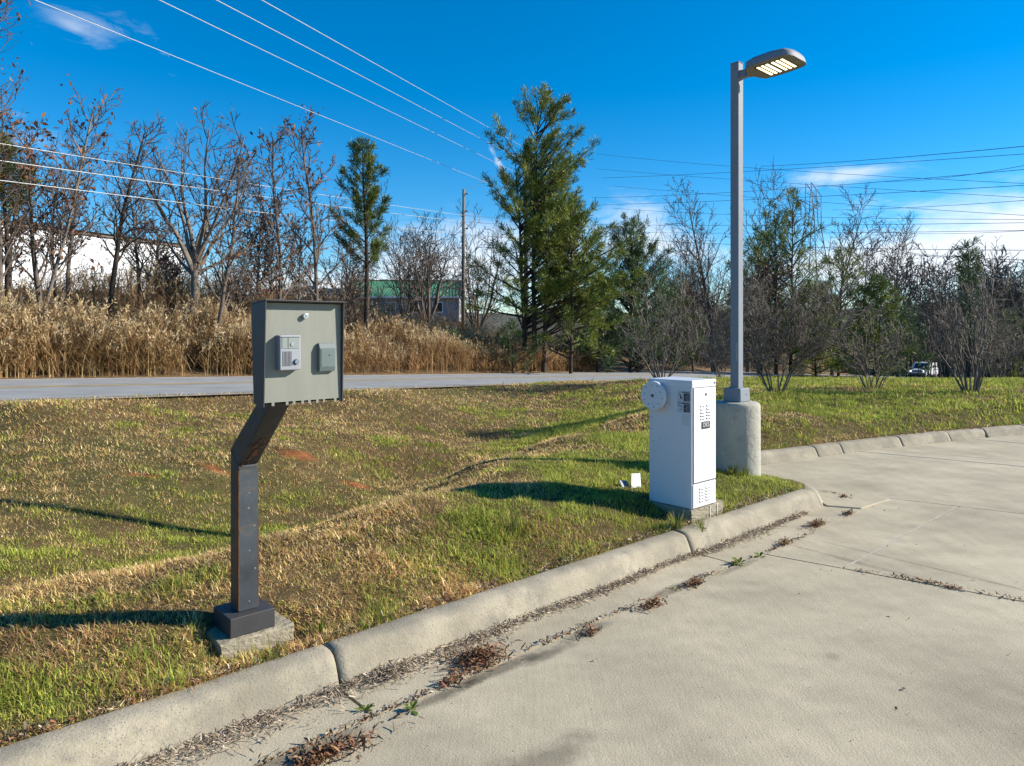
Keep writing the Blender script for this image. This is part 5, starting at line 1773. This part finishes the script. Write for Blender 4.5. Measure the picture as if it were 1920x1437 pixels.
# ---------------------------------------------------------------- tall dry reeds along the far side of the road
def reeds(name, label, n, rl_rng, q_rng, hrange, seed, plume=True, cols=None, dens=None, kind='stuff'):
    rng = np.random.default_rng(seed)
    l = rng.uniform(rl_rng[0], rl_rng[1], n); q = q_rng[0] + (q_rng[1] - q_rng[0]) * rng.random(n) ** 1.2
    # clump
    cl_ = vnoise(l, q * 0, 1.6, 3) * .7 + .3 * vnoise(l, q, .5, 8)
    keep = rng.random(n) < (sstep(.22, .62, cl_) if dens is None else np.clip(sstep(.22, .62, cl_) + dens, 0, 1))
    l, q = l[keep], q[keep]; n = len(l)
    idx = np.interp(l, ROAD_L, np.arange(len(ROAD)))
    bx = np.interp(idx, np.arange(len(ROAD)), ROAD[:, 0]); by_ = np.interp(idx, np.arange(len(ROAD)), ROAD[:, 1])
    nx = np.interp(idx, np.arange(len(ROAD)), ROAD_N[:, 0]); ny = np.interp(idx, np.arange(len(ROAD)), ROAD_N[:, 1])
    x, y = bx + nx * (ROAD_W + q), by_ + ny * (ROAD_W + q)
    z = height(x, y)
    hv = hrange[0] + (hrange[1] - hrange[0]) * (0.95 * vnoise(l, q, 1.1, 6) ** 1.3 + .35 * rng.random(n) - .1)
    hv *= .80 + .25 * np.clip((q - q_rng[0]) / (q_rng[1] - q_rng[0] + 1e-6), 0, 1)
    cols = np.asarray(cols if cols is not None else [(.42, .29, .13), (.35, .22, .09), (.48, .35, .17), (.28, .16, .07)])
    patch = (.62 + .75 * vnoise(l, q, .8, 23))[:, None]
    hv *= .72 + .56 * vnoise(l, q, .5, 31)
    mb = MB()
    base = np.stack([x, y, z], 1)
    # stems as 5-point ribbons
    la = rng.uniform(0, 6.28, n); lm = rng.normal(.0, .22, n) + .25 * (vnoise(l, q, .6, 14) - .5)
    side = np.stack([np.cos(la), np.sin(la), np.zeros(n)], 1)
    perp = np.stack([-np.sin(la + rng.uniform(-.7, .7, n)), np.cos(la), np.zeros(n)], 1)
    us = np.array([0, .35, .65, .85, 1.0])
    pts = base[:, None, :] + us[None, :, None] * hv[:, None, None] * np.array([0, 0, 1.0]) + (us ** 2)[None, :, None] * (lm * hv)[:, None, None] * side[:, None, :]
    wv = (.010 * (1 - .5 * us))[None, :, None]
    toc = np.stack([-y, x, 0 * x], 1); toc /= np.linalg.norm(toc, axis=1, keepdims=True)
    pw = (perp * .5 + toc * .5)[:, None, :]
    V = np.stack([pts - pw * wv, pts + pw * wv], 2).reshape(-1, 3)
    i0 = (np.arange(n) * 10)[:, None] + (np.arange(4) * 2)[None, :]
    F = np.stack([i0, i0 + 1, i0 + 3, i0 + 2], -1).reshape(-1, 4)
    cc = cols[rng.integers(0, len(cols), n)] * rng.uniform(.7, 1.2, (n, 1)) * patch
    mb.add(V, F, np.repeat(cc, 10, 0))
    # arching leaves
    k = 7
    N_ = n * k
    lu = rng.uniform(.08, .8, N_); hb = np.repeat(hv, k)
    bp = np.repeat(base, k, 0) + np.stack([np.zeros(N_), np.zeros(N_), lu * hb], 1) + np.repeat(side * lm[:, None] * hv[:, None], k, 0) * (lu ** 2)[:, None]
    a = rng.uniform(0, 6.28, N_)
    dh = np.stack([np.cos(a), np.sin(a), np.zeros(N_)], 1)
    ll = rng.uniform(.25, .85, N_)[:, None]
    m1 = bp + dh * ll * .35 + np.array([0, 0, 1]) * ll * .42
    m2 = m1 + dh * ll * .42 - np.array([0, 0, 1]) * ll * rng.uniform(-.1, .55, (N_, 1))
    pr = np.stack([-dh[:, 1], dh[:, 0], np.zeros(N_)], 1) * .011
    V = np.stack([bp - pr * .6, bp + pr * .6, m1 - pr, m1 + pr, m2], 1).reshape(-1, 3)
    o = (np.arange(N_) * 5)[:, None]
    cc = (cols[rng.integers(0, len(cols), N_)] * .6 + .4 * np.array([.30, .17, .07])) * rng.uniform(.55, 1.15, (N_, 1)) * np.repeat(patch, k, 0)
    cc5 = np.repeat(cc, 5, 0)
    n0 = mb.n
    mb.add(V, np.concatenate([o, o + 1, o + 3, o + 2], 1), cc5)
    mb.f[3].append(np.concatenate([o + 2, o + 3, o + 4], 1) + n0)
    if plume:
        sel = rng.random(n) < .5
        P = pts[sel, -1, :]; T = pts[sel, -1, :] - pts[sel, -2, :]; T /= np.linalg.norm(T, axis=1, keepdims=True)
        m = len(P); kk_ = 12
        off = rng.uniform(-.30, .06, m * kk_)
        Pn = np.repeat(P, kk_, 0) + np.repeat(T, kk_, 0) * off[:, None]
        d_ = np.repeat(T, kk_, 0) * .75 + rng.normal(0, .42, (m * kk_, 3)); d_ /= np.linalg.norm(d_, axis=1, keepdims=True)
        w_ = np.cross(d_, rng.normal(0, 1, (m * kk_, 3))); w_ /= np.linalg.norm(w_, axis=1, keepdims=True)
        s_ = rng.uniform(.07, .15, (m * kk_, 1))
        V = np.stack([Pn, Pn + d_ * s_ * .5 + w_ * .013, Pn + d_ * s_, Pn + d_ * s_ * .5 - w_ * .013], 1).reshape(-1, 3)
        pc = np.array([(.56, .42, .24), (.50, .36, .18), (.60, .48, .30)])
        mb.add(V, np.arange(len(V)).reshape(-1, 4), np.repeat(np.repeat(pc[rng.integers(0, 3, m)] * rng.uniform(.75, 1.2, (m, 1)), kk_, 0), 4, 0))
    ob = mb.build(name, M['reed'])
    tag(ob, label, 'grass', kind=kind)
    return ob


road_start = ROAD_L[np.abs(ROAD[:, 0] + 7.6).argmin()]
reeds('tall_dry_grass', 'tall golden dry grass with feathery plumes along the far road edge', 7400, (road_start - 9, road_start + 11), (.4, 3.0), (.75, 1.95), 81)
reeds('dry_reeds', 'shorter brown dry reeds along the road below the pines', 4800, (road_start + 9, road_start + 33), (.5, 4.2), (.8, 1.95), 82, True, [(.42, .27, .12), (.50, .34, .16), (.33, .19, .09), (.40, .26, .14)], .45)
reeds('straw_reeds', 'pale straw-coloured reeds beside the oncoming car', 900, (ROAD_L[np.abs(ROAD[:, 0] - 31).argmin()], ROAD_L[np.abs(ROAD[:, 0] - 41.5).argmin()]), (.8, 4.5), (1.2, 2.6), 83, True, [(.55, .42, .25), (.48, .35, .20), (.60, .48, .30)])
reeds('hill_reeds', 'tawny seed-headed reeds on the bank in front of the green roof', 2200, (road_start + 8, road_start + 22), (4.5, 15), (1.0, 2.1), 84, True, [(.44, .29, .14), (.50, .35, .18), (.34, .21, .11)])

# tangled brown brush on the bank
def brush(name, label, n, rl_rng, q_rng, hr, seed, cols, leaves=3, spread=.6):
    rng = np.random.default_rng(seed)
    l = rng.uniform(*rl_rng, n); q = rng.uniform(*q_rng, n)
    idx = np.interp(l, ROAD_L, np.arange(len(ROAD))); ar = np.arange(len(ROAD))
    x = np.interp(idx, ar, ROAD[:, 0]) + np.interp(idx, ar, ROAD_N[:, 0]) * (ROAD_W + q)
    y = np.interp(idx, ar, ROAD[:, 1]) + np.interp(idx, ar, ROAD_N[:, 1]) * (ROAD_W + q)
    z = height(x, y)
    h = rng.uniform(*hr, n) * (.5 + vnoise(x, y, 2.2, 5))
    d = rng.normal(0, spread, (n, 3)); d[:, 2] = 1; d /= np.linalg.norm(d, axis=1, keepdims=True)
    b = np.stack([x, y, z - .05], 1)
    us = np.linspace(0, 1, 5)
    bend = rng.normal(0, .35, (n, 3)); bend[:, 2] = -np.abs(bend[:, 2])
    P = b[:, None, :] + d[:, None, :] * (us[None, :, None] * h[:, None, None]) + bend[:, None, :] * (us ** 2)[None, :, None] * h[:, None, None] * .6
    V, qd = tubes(P, np.repeat(np.linspace(.010, .005, 5)[None], n, 0) * rng.uniform(.7, 1.5, (n, 1)), 3)
    mb = MB()
    cc = np.asarray(cols)[rng.integers(0, len(cols), n)] * rng.uniform(.6, 1.3, (n, 1))
    mb.add(V, qd, np.repeat(cc, 15, 0))
    k = rng.integers(1, 5, n * leaves)
    pts = P[np.repeat(np.arange(n), leaves), k]
    leaf_quads(mb, rng, pts, .05, np.vstack([cols, cols, [(.09, .10, .03)]]), .14, 1)
    o = mb.build(name, M['leaf']); tag(o, label, 'brush', kind='stuff')
    return o


BR = [(.17, .105, .055), (.13, .08, .045), (.22, .14, .075), (.10, .065, .04), (.16, .12, .06)]
brush('bank_brush', 'tangled brown brush and vines covering the bank under the bare trees', 3600, (road_start - 14, road_start + 34), (2.8, 13), (.5, 1.35), 91, BR)
brush('hedge_brush', 'thick brown undergrowth along the foot of the distant wood', 2300, (road_start + 28, road_start + 110), (1.5, 12), (.8, 3.0), 92, BR, 3, .5)
brush('building_brush', 'brown brush hiding the foot of the green-roofed building', 1100, (road_start + 6, road_start + 26), (13, 34), (.9, 1.9), 94, BR)
brush('ridge_brush', 'rough brown growth on top of the rise near the parked cars', 1500, (road_start - 16, road_start + 24), (12, 26), (.3, .8), 93, BR)


# dense saplings filling the edge of the distant wood
def thicket(name, label, x, y, hr, seed, cols):
    rng = np.random.default_rng(seed)
    n = len(x)
    z = height(x, y)
    h = rng.uniform(*hr, n) * (.7 + .6 * vnoise(x, y, 7, 3))
    us = np.linspace(0, 1, 5)
    ln = rng.normal(0, .10, (n, 2)); bd = rng.normal(0, .10, (n, 2))
    P = np.zeros((n, 5, 3))
    P[:, :, 0] = x[:, None] + (ln[:, :1] * us + bd[:, :1] * us ** 2) * h[:, None]
    P[:, :, 1] = y[:, None] + (ln[:, 1:] * us + bd[:, 1:] * us ** 2) * h[:, None]
    P[:, :, 2] = z[:, None] - .1 + us * h[:, None]
    mb = MB()
    cc = np.asarray(cols)[rng.integers(0, len(cols), n)] * rng.uniform(.6, 1.35, (n, 1))
    V, q = tubes(P, np.linspace(.05, .012, 5)[None] * rng.uniform(.5, 1.3, (n, 1)), 3)
    mb.add(V, q, np.repeat(cc, 15, 0))
    k = 9
    m = n * k
    i = np.repeat(np.arange(n), k)
    u = rng.uniform(.25, .98, m); f = u * 4; a = np.minimum(f.astype(int), 3); w = (f - a)[:, None]
    b = P[i, a] * (1 - w) + P[i, a + 1] * w
    d = rng.normal(0, 1, (m, 3)); d[:, 2] = np.abs(d[:, 2]) * .8 + .5; d /= np.linalg.norm(d, axis=1, keepdims=True)
    L = (h[i] * rng.uniform(.12, .32, m))[:, None]
    Q = np.stack([b, b + d * L * .5 + rng.normal(0, .08, (m, 3)), b + d * L + [0, 0, .1]], 1)
    V, q = ribbons(Q, np.array([.018, .014, .008])[None] * np.ones((m, 1)))
    mb.add(V, q, np.repeat(cc[i] * rng.uniform(.8, 1.3, (m, 1)), 6, 0))
    o = mb.build(name, M['leaf']); tag(o, label, 'thicket', kind='stuff')
    return o


tr_ = np.random.default_rng(301)
px_ = tr_.uniform(1230, 2300, 4600); d_ = tr_.uniform(52, 112, 4600) ** 1.0
x_ = (px_ - 960) / FPX * d_
rs_, _ = poly_sd(x_, d_, ROAD)
ok_ = ((rs_ > ROAD_W + 2) | ((rs_ < -2) & (d_ > 64))) & ~((np.abs(d_ - 78) < 11) & (x_ > 40) & (x_ < 92) & (rs_ < 0))
GREYB = [(.105, .085, .072), (.085, .068, .06), (.13, .105, .09), (.10, .075, .06)]
thicket('wood_edge', 'dense grey-brown thicket of saplings filling the distant wood edge', x_[ok_], d_[ok_], (4.0, 10.0), 302, GREYB)

# ------------------------------------------------------------------ lawn
def lawn(name, label, n, seed, dmin, dmax, azr, hmul=1.0):
    rng = np.random.default_rng(seed)
    a = np.radians(rng.uniform(azr[0], azr[1], n))
    r = np.exp(rng.uniform(np.log(dmin), np.log(dmax), n))
    x, y = np.sin(a) * r, np.cos(a) * r
    s0, t0 = to_st(x, y)
    pre = (t0 > .15) | ((s0 > 7.2) & (t0 > 1.6 - .35 * (s0 - 7)))
    x, y, r = x[pre], y[pre], r[pre]; n = len(x)
    z, rsd, ksd, _ = height(x, y, True, True)
    # keep off road, pavement, footings
    ok = (ksd > .185) & (rsd < -.05)
    lx, ly = x - post_c[0], y - post_c[1]
    u, v = lx * U2[0] + ly * U2[1], lx * N2[0] + ly * N2[1]
    ok &= ~((u > -.165) & (u < .20) & (v > -.14) & (v < .185))
    lx, ly = x - 1.428, y - 5.64
    u, v = lx * U2[0] + ly * U2[1], lx * N2[0] + ly * N2[1]
    ok &= ~((u > -.02) & (u < .455) & (v > -.012) & (v < .50))
    ok &= np.hypot(x - LC[0], y - LC[1]) > .235
    _, clay = soil_color(x, y, rsd, ksd)
    ok &= rng.random(n) > clay * .85
    x, y, z, rsd, ksd, r = x[ok], y[ok], z[ok], rsd[ok], ksd[ok], r[ok]
    n = len(x)
    # how green
    px, py = 960 + FPX * x / y, HORIZON - FPX * (z - CAM_Z) / y
    s_, t_ = to_st(x, y)
    g = .22 + 1.5 * (fbm(x, y, 1.3, 21, 3) - .5) + 1.7 * (fbm(x, y, .38, 33, 2) - .5)
    def spot(wx, wy, rx, ry, amt):
        return amt * np.exp(-((x - wx) / rx) ** 2 - ((y - wy) / ry) ** 2)
    g += spot(.75, 6.6, .75, 1.0, .95) + spot(.15, 5.1, .85, .6, .75) + spot(2.6, 7.1, .5, .35, .6) + spot(1.4, 8.6, .8, 1.2, .6) + spot(-.4, 4.5, .5, .35, .4)
    g += spot(-2.2, 3.0, .6, .28, .6) + spot(-.9, 4.4, .5, .3, .15)
    g += spot(-1.2, 8.8, 1.4, .8, .35) + spot(.4, 13.0, 1.8, 1.6, .45) + spot(-2.2, 7.2, 1.0, .5, .25)
    # dry crest of the ditch
    crest = np.interp(x, [-3.2, -2.8, -2.2, -1.64, -1.1, -.33, .6, 2.1], [3.6, 3.86, 4.19, 4.74, 5.61, 7.3, 9.1, 11.8])
    g -= .8 * np.exp(-((y - crest) / (.22 + .05 * y)) ** 2) * (x < 2.2)
    g += .45 * np.exp(-((y - crest * 1.32 - .3) / (.12 * y)) ** 2) * (x < 2.2)
    g -= .20 * sstep(.35, .18, ksd)
    right = sstep(3.0, 5.5, x) * (y > 8)
    g += .38 * right
    g -= right * .5 * np.exp(-((y - 12.4) / 1.0) ** 2) * sstep(.45, .62, fbm(x, y, 2.0, 41, 2))
    g -= .18 * sstep(-3.5, -.5, rsd)
    slope_dry = (y > 8.6) & (x < 0)
    g -= .18 * slope_dry
    far_green = np.exp(-((rsd + 9) / 5) ** 2) * sstep(-1, 2, x)
    g += .25 * far_green
    green = rng.random(n) < np.clip(g, .04, .93)
    pal_d = np.array([(.46, .32, .135), (.34, .215, .085), (.58, .455, .24), (.17, .095, .045), (.25, .14, .06), (.40, .285, .105)])
    pal_g = np.array([(.19, .23, .032), (.26, .275, .045), (.14, .18, .03), (.34, .315, .065), (.22, .25, .04)])
    col = np.where(green[:, None], pal_g[rng.integers(0, 5, n)], pal_d[rng.integers(0, 6, n)])
    red = sstep(.55, .75, fbm(x, y, .8, 51, 2))[:, None] * (~green[:, None])
    col = col * (1 - red * .45) + np.array([.21, .115, .055]) * red * .45
    col = col * rng.uniform(.75, 1.5, (n, 1)) * (.68 + 1.30 * fbm(x, y, .35, 71, 3))[:, None] * np.where(green, 1.0, 1.18)[:, None]
    # blade shapes: green ones stand, dry ones sprawl
    tuft = .35 + 1.5 * fbm(x, y, .16, 61, 2) ** 1.2
    L = np.where(green, rng.uniform(.020, .062, n), rng.uniform(.022, .060, n)) * tuft * hmul
    L *= 1 + .3 * np.exp(-((ksd - .22) / .05) ** 2)
    longb = rng.random(n) < .012
    L = np.where(longb & green, L * 2.0, L)
    L *= np.clip(r / 7, 1, 1.6)
    w = np.where(green, .0015, .0012) * np.clip(r / 2.8, 1, 10) * rng.uniform(.7, 1.4, n)
    az_ = rng.uniform(0, 2 * np.pi, n)
    tilt = np.where(green, rng.uniform(.1, .95, n), rng.uniform(.45, 1.5, n))
    dh = np.stack([np.cos(az_), np.sin(az_), np.zeros(n)], 1)
    up = np.array([0, 0, 1.0])
    b = np.stack([x, y, z - .008], 1)
    c, s = np.cos(tilt)[:, None], np.sin(tilt)[:, None]
    mid = b + (dh * s * .9 + up * (c * .9 + .15)) * L[:, None] * .55
    t2 = np.clip(tilt + rng.uniform(.1, .8, n), 0, 1.85)[:, None]
    tip = mid + (dh * np.sin(t2) + up * np.cos(t2)) * L[:, None] * .5
    wa = az_ + rng.uniform(.9, 2.2, n)
    pr = np.stack([np.cos(wa), np.sin(wa), np.zeros(n)], 1) * w[:, None]
    near = r < 5.2
    m = int(near.sum())
    bn, pn, mn, tn = b[near], pr[near], mid[near], tip[near]
    V1 = np.stack([bn - pn, bn + pn, mn - pn * .8, mn + pn * .8, tn], 1).reshape(-1, 3)
    o = (np.arange(m) * 5)[:, None]
    far = ~near
    V2 = np.stack([b[far] - pr[far] * 1.1, b[far] + pr[far] * 1.1, mid[far] * .45 + tip[far] * .55], 1).reshape(-1, 3)
    o2 = np.arange(len(V2)).reshape(-1, 3) + len(V1)
    me = mesh_np(name, np.vstack([V1, V2]), [np.vstack([np.concatenate([o + 2, o + 3, o + 4], 1), o2]), np.concatenate([o, o + 1, o + 3, o + 2], 1)],
                 np.vstack([np.repeat(col[near], 5, 0), np.repeat(col[far], 3, 0)]))
    ob = link(name, me, M['grass'])
    tag(ob, label, 'grass', kind='stuff')
    print(name, n)
    return ob


lawn('lawn_grass', 'short patchy winter lawn, straw and green, between kerb and road', 1250000, 101, 2.3, 34, (-41, 40))

# grass standing in tufts against the footings and the kerb
def grass_tuft(loc, label, n, h, seed, cols, spread=.05, lean=.5, name='grass_tuft', wide=.004, group='grass tufts'):
    rng = np.random.default_rng(seed)
    mb = MB()
    for i in range(n):
        a = rng.uniform(0, 6.28); tl = rng.uniform(.1, lean)
        d = np.array([math.cos(a), math.sin(a), 0])
        b = d * rng.uniform(0, spread); L = h * rng.uniform(.5, 1.15)
        p1 = b + d * L * .35 * tl + np.array([0, 0, L * .5]); p2 = p1 + d * L * .7 * tl + np.array([0, 0, L * (.5 - .5 * tl * rng.random())])
        w = np.array([-d[1], d[0], 0]) * wide
        n0 = mb.n
        mb.add([b - w, b + w, p1 - w * .9, p1 + w * .9, p2], [[0, 1, 3, 2]], np.array(cols[rng.integers(0, len(cols))]) * rng.uniform(.75, 1.25))
        mb.f[3].append(np.array([[2, 3, 4]]) + n0)
    o = mb.build(name, M['grass']); o.location = [float(q) for q in loc]
    tag(o, label, 'grass tuft', group)
    return o


GT = [(.13, .18, .025), (.18, .21, .03), (.24, .22, .06), (.33, .26, .12)]
for px, py, d, n, h, lab in [(1268, 982, 5.45, 70, .16, 'long green grass tuft at the near corner of the gate footing'), (1312, 982, 5.5, 45, .12, 'smaller green grass tuft between gate footing and kerb'),
                             (512, 1222, 3.33, 46, .10, 'pale grass tuft against the front of the call box footing'), (600, 1195, 3.6, 45, .07, 'leafy green tuft beside the call box footing, by the kerb joint'),
                             (1372, 905, 7.1, 60, .12, 'tall grass tuft at the foot of the concrete pier'), (1395, 905, 7.08, 40, .10, 'shorter grass tuft at the sunlit foot of the concrete pier'), (960, 1010, 4.9, 60, .15, 'long-bladed green clump in the lawn before the gate cabinet')]:
    p = at(px, py, d); p[2] = gz(p[0], p[1]) - .01 if py < 1200 or py == 1195 else gz(p[0], p[1])
    p[2] = max(p[2], .10)
    grass_tuft(p, lab, n, h, px, GT, .06)


# ------------------------------------------------------------------ litter in the gutter
def litter(name, label, P, seed, size, cols, flat=.35, mat_='leaf', aspect=.13, pile=.02):
    rng = np.random.default_rng(seed)
    n = len(P)
    a = rng.uniform(0, 6.28, n); e = rng.normal(0, flat, n)
    d = np.stack([np.cos(a) * np.cos(e), np.sin(a) * np.cos(e), np.sin(e)], 1)
    w = np.cross(d, rng.normal(0, 1, (n, 3)) * [.4, .4, 0] + [0, 0, 1]); w /= np.linalg.norm(w, axis=1, keepdims=True)
    L = (size * rng.uniform(.4, 1.3, n))[:, None]
    W = L * aspect * rng.uniform(.6, 1.5, (n, 1))
    c = P + np.stack([np.zeros(n), np.zeros(n), rng.random(n) ** 1.6 * pile + np.abs(np.sin(e)) * L[:, 0] * .5 + .003], 1)
    k = rng.normal(0, .12, (n, 1)) * L * [0, 0, 1]
    V = np.stack([c - d * L * .5 - W * w * .5, c - d * L * .5 + W * w * .5, c + W * w * .6 + k, c + d * L * .5, c - W * w * .6 + k], 1).reshape(-1, 3)
    o = (np.arange(n) * 5)[:, None]
    col = np.asarray(cols)[rng.integers(0, len(cols), n)] * rng.uniform(.65, 1.3, (n, 1))
    me = mesh_np(name, V, [np.concatenate([o, o + 4, o + 2, o + 1], 1)[:, ::-1], np.concatenate([o + 2, o + 4, o + 3], 1)], np.repeat(col, 5, 0))
    ob = link(name, me, M[mat_]); tag(ob, label, 'litter', kind='stuff')
    return ob


STRAW = [(.44, .355, .26), (.36, .28, .20), (.28, .21, .15), (.52, .44, .34)]
RUSTL = [(.20, .10, .05), (.26, .14, .07), (.15, .08, .045), (.30, .18, .09), (.22, .09, .05)]
lr = np.random.default_rng(131)
n = 9000
s = lr.uniform(-1.6, 5.6, n)
wdt = .035 + .10 * vnoise(s, s * 0, .55, 2) ** 1.5 + .05 * np.exp(-((s - .35) / .5) ** 2)
wdt *= np.interp(s, [-2, .3, 1.4, 1.9, 2.2, 3.4, 3.8, 5.0, 5.6], [1.4, 1.3, 1.3, .8, .75, .75, .9, .9, .6])
keep = lr.random(n) < np.clip(sstep(.2, .42, vnoise(s, s * 0, .3, 7)) + .25, 0, 1)
s, wdt = s[keep], wdt[keep]
t = .012 - np.abs(lr.normal(0, .55, len(s))) * wdt - .012 * np.sin(s * 5)
P = np.array([st(a, b) for a, b in zip(s, t)])
litter('gutter_straw', 'strip of dead straw washed along the foot of the kerb', P, 132, .055, STRAW, .22, 'leaf', .055, .022)

spots = [(900, 1240, 650, .10, .075, 'brown', 'large heap of brown leaves in the gutter between call box and gate'), (1225, 1137, 150, .07, .03, 'b', 'flat brown leaf heap on the gutter crack, midway to the gate'), (1110, 1190, 60, .04, .03, 'b', 'small leaf heap on the gutter crack nearest the big heap'),
         (1305, 1097, 130, .06, .03, 'b', 'leaf heap on the gutter crack just before the green weed'), (1530, 986, 220, .09, .04, 'b', 'dark leaf drift near the kerb end, by the lane'), (1472, 1021, 110, .06, .025, 'b', 'brown leaf drift beyond the green weed'),
         (1592, 965, 80, .06, .03, 'b', 'little leaf heap at the tip of the kerb nose'), (1580, 934, 80, .07, .03, 'b', 'leaf heap behind the kerb nose'), (600, 1425, 480, .16, .05, 'b', 'wide heap of dry leaves at the bottom of the picture'), (850, 1280, 80, .05, .03, 'b', 'thin leaf scatter on the damp stain'),
         (730, 1270, 240, .10, .05, 's', 'straw heap where the kerb joint meets the gutter')]
for i, (px, py, n, rx, ry, kd, lab) in enumerate(spots):
    d = CAM_Z * FPX / (py - HORIZON)
    q = np.random.default_rng(140 + i)
    c = np.array([(px - 960) / FPX * d, d])
    r_ = np.abs(q.normal(0, .55, n)); a = q.uniform(0, 6.28, n)
    du, dn = np.cos(a) * r_ * rx * 1.9, np.sin(a) * r_ * ry * 1.5
    xy = c + du[:, None] * U2 + dn[:, None] * N2
    P = np.column_stack([xy, .010 * np.exp(-(r_ / .7) ** 2) * (3 if n > 500 else 1) * q.random(n)])
    P = P[to_st(P[:, 0], P[:, 1])[1] < .03]
    litter('leaf_litter', lab, P, 160 + i, .055 if kd != 's' else .06, RUSTL if kd != 's' else STRAW, .30, 'leaf', .1 if kd != 's' else .06, .02)
# leaves caught along the cross joint and the gutter crack and the far kerb
def line_litter(pts, n, w, seed, lab, cols=RUSTL, size=.03):
    q = np.random.default_rng(seed)
    W = np.array([[(px - 960) / FPX * (CAM_Z * FPX / (py - HORIZON)), CAM_Z * FPX / (py - HORIZON)] for px, py in pts])
    L = np.concatenate([[0], np.cumsum(np.linalg.norm(np.diff(W, axis=0), axis=1))])
    l = q.uniform(0, L[-1], n)
    l = l[q.random(n) < sstep(.25, .5, vnoise(l, l * 0, .22, seed % 9)) + .15]
    x, y = np.interp(l, L, W[:, 0]), np.interp(l, L, W[:, 1])
    P = np.column_stack([x + q.normal(0, w, len(l)), y + q.normal(0, w, len(l)), np.zeros(len(l))])
    litter('joint_litter', lab, P, seed + 1, size, cols, .3, 'leaf', .2, .012)


line_litter([(1609, 1071), (1700, 1086), (1800, 1106)], 420, .018, 171, 'dark line of leaf crumbs filling the cross joint of the lane')
line_litter([(1800, 1106), (1930, 1130)], 90, .012, 172, 'thin trace of leaf crumbs on the cross joint near the picture edge')
line_litter([(480, 1437), (700, 1345), (1000, 1215), (1290, 1095), (1440, 1035), (1540, 992)], 900, .014, 173, 'brown crumbs caught in the gutter crack beside the kerb', RUSTL + STRAW)
line_litter([(1432, 868), (1480, 858), (1540, 846), (1640, 828), (1720, 819)], 700, .03, 174, 'dark leaf line along the foot of the curved kerb')
line_litter([(1545, 922), (1600, 938)], 60, .012, 175, 'leaf crumbs round the back of the kerb nose')
# scattered specks on the lane
q = np.random.default_rng(181)
sx_ = q.uniform(-1, 7, 150); tx_ = -.4 - q.random(150) * 5
litter('lane_specks', 'scattered small leaf specks on the concrete lane', np.array([st(a, b) for a, b in zip(sx_, tx_)]), 182, .016, RUSTL, .4, 'leaf', .45, .002)
# dead leaves on the lawn edge
n = 1500
s = q.uniform(-1.0, 5.8, n); t = .19 + np.abs(q.normal(0, .035, n))
P = np.array([st(a, b) for a, b in zip(s, t)]); P[:, 2] = height(P[:, 0], P[:, 1]) + .005
litter('edge_litter', 'brown thatch hanging over the back edge of the kerb', P, 183, .045, RUSTL + STRAW, .5, 'leaf', .12, .015)

# ------------------------------------------------------------------ weeds in the cracks
def weed(px, py, n, size, seed, lab):
    rng = np.random.default_rng(seed)
    d = CAM_Z * FPX / (py - HORIZON)
    root = empty('weed', ((px - 960) / FPX * d, d, 0), 0); tag(root, lab, 'weed', 'weeds in the gutter crack')
    for i in range(n):
        a = rng.uniform(0, 6.28); e = rng.uniform(.15, 1.1); L = size * rng.uniform(.5, 1.2)
        dv = np.array([math.cos(a) * math.cos(e), math.sin(a) * math.cos(e), math.sin(e)])
        w = np.array([-math.sin(a), math.cos(a), 0]) * L * rng.uniform(.10, .2)
        b = dv * L * .1
        mid = dv * L * .6; tip = dv * L - np.array([0, 0, L * .18])
        mb = MB()
        n0 = 0
        mb.add([b, mid + w, tip, mid - w], [[0, 1, 2, 3]], np.array([(.10, .17, .025), (.15, .22, .035), (.20, .24, .05)][i % 3]) * rng.uniform(.8, 1.2))
        mb.build('leaf', M['grass'], root)


weed(1385, 1058, 26, .085, 201, 'largest green weed in the gutter crack near the gate')
weed(1425, 1045, 14, .06, 202, 'small green weed beyond the largest one in the crack')
weed(1268, 1105, 8, .04, 203, 'tiny weed beside a leaf heap on the crack')
weed(772, 1332, 14, .055, 204, 'low weed on the crack in front of the leaf heap')
weed(684, 1332, 16, .05, 205, 'green weed against the straw near the kerb joint')
weed(8, 1365, 16, .06, 206, 'bright green weed on the kerb edge at the picture corner')
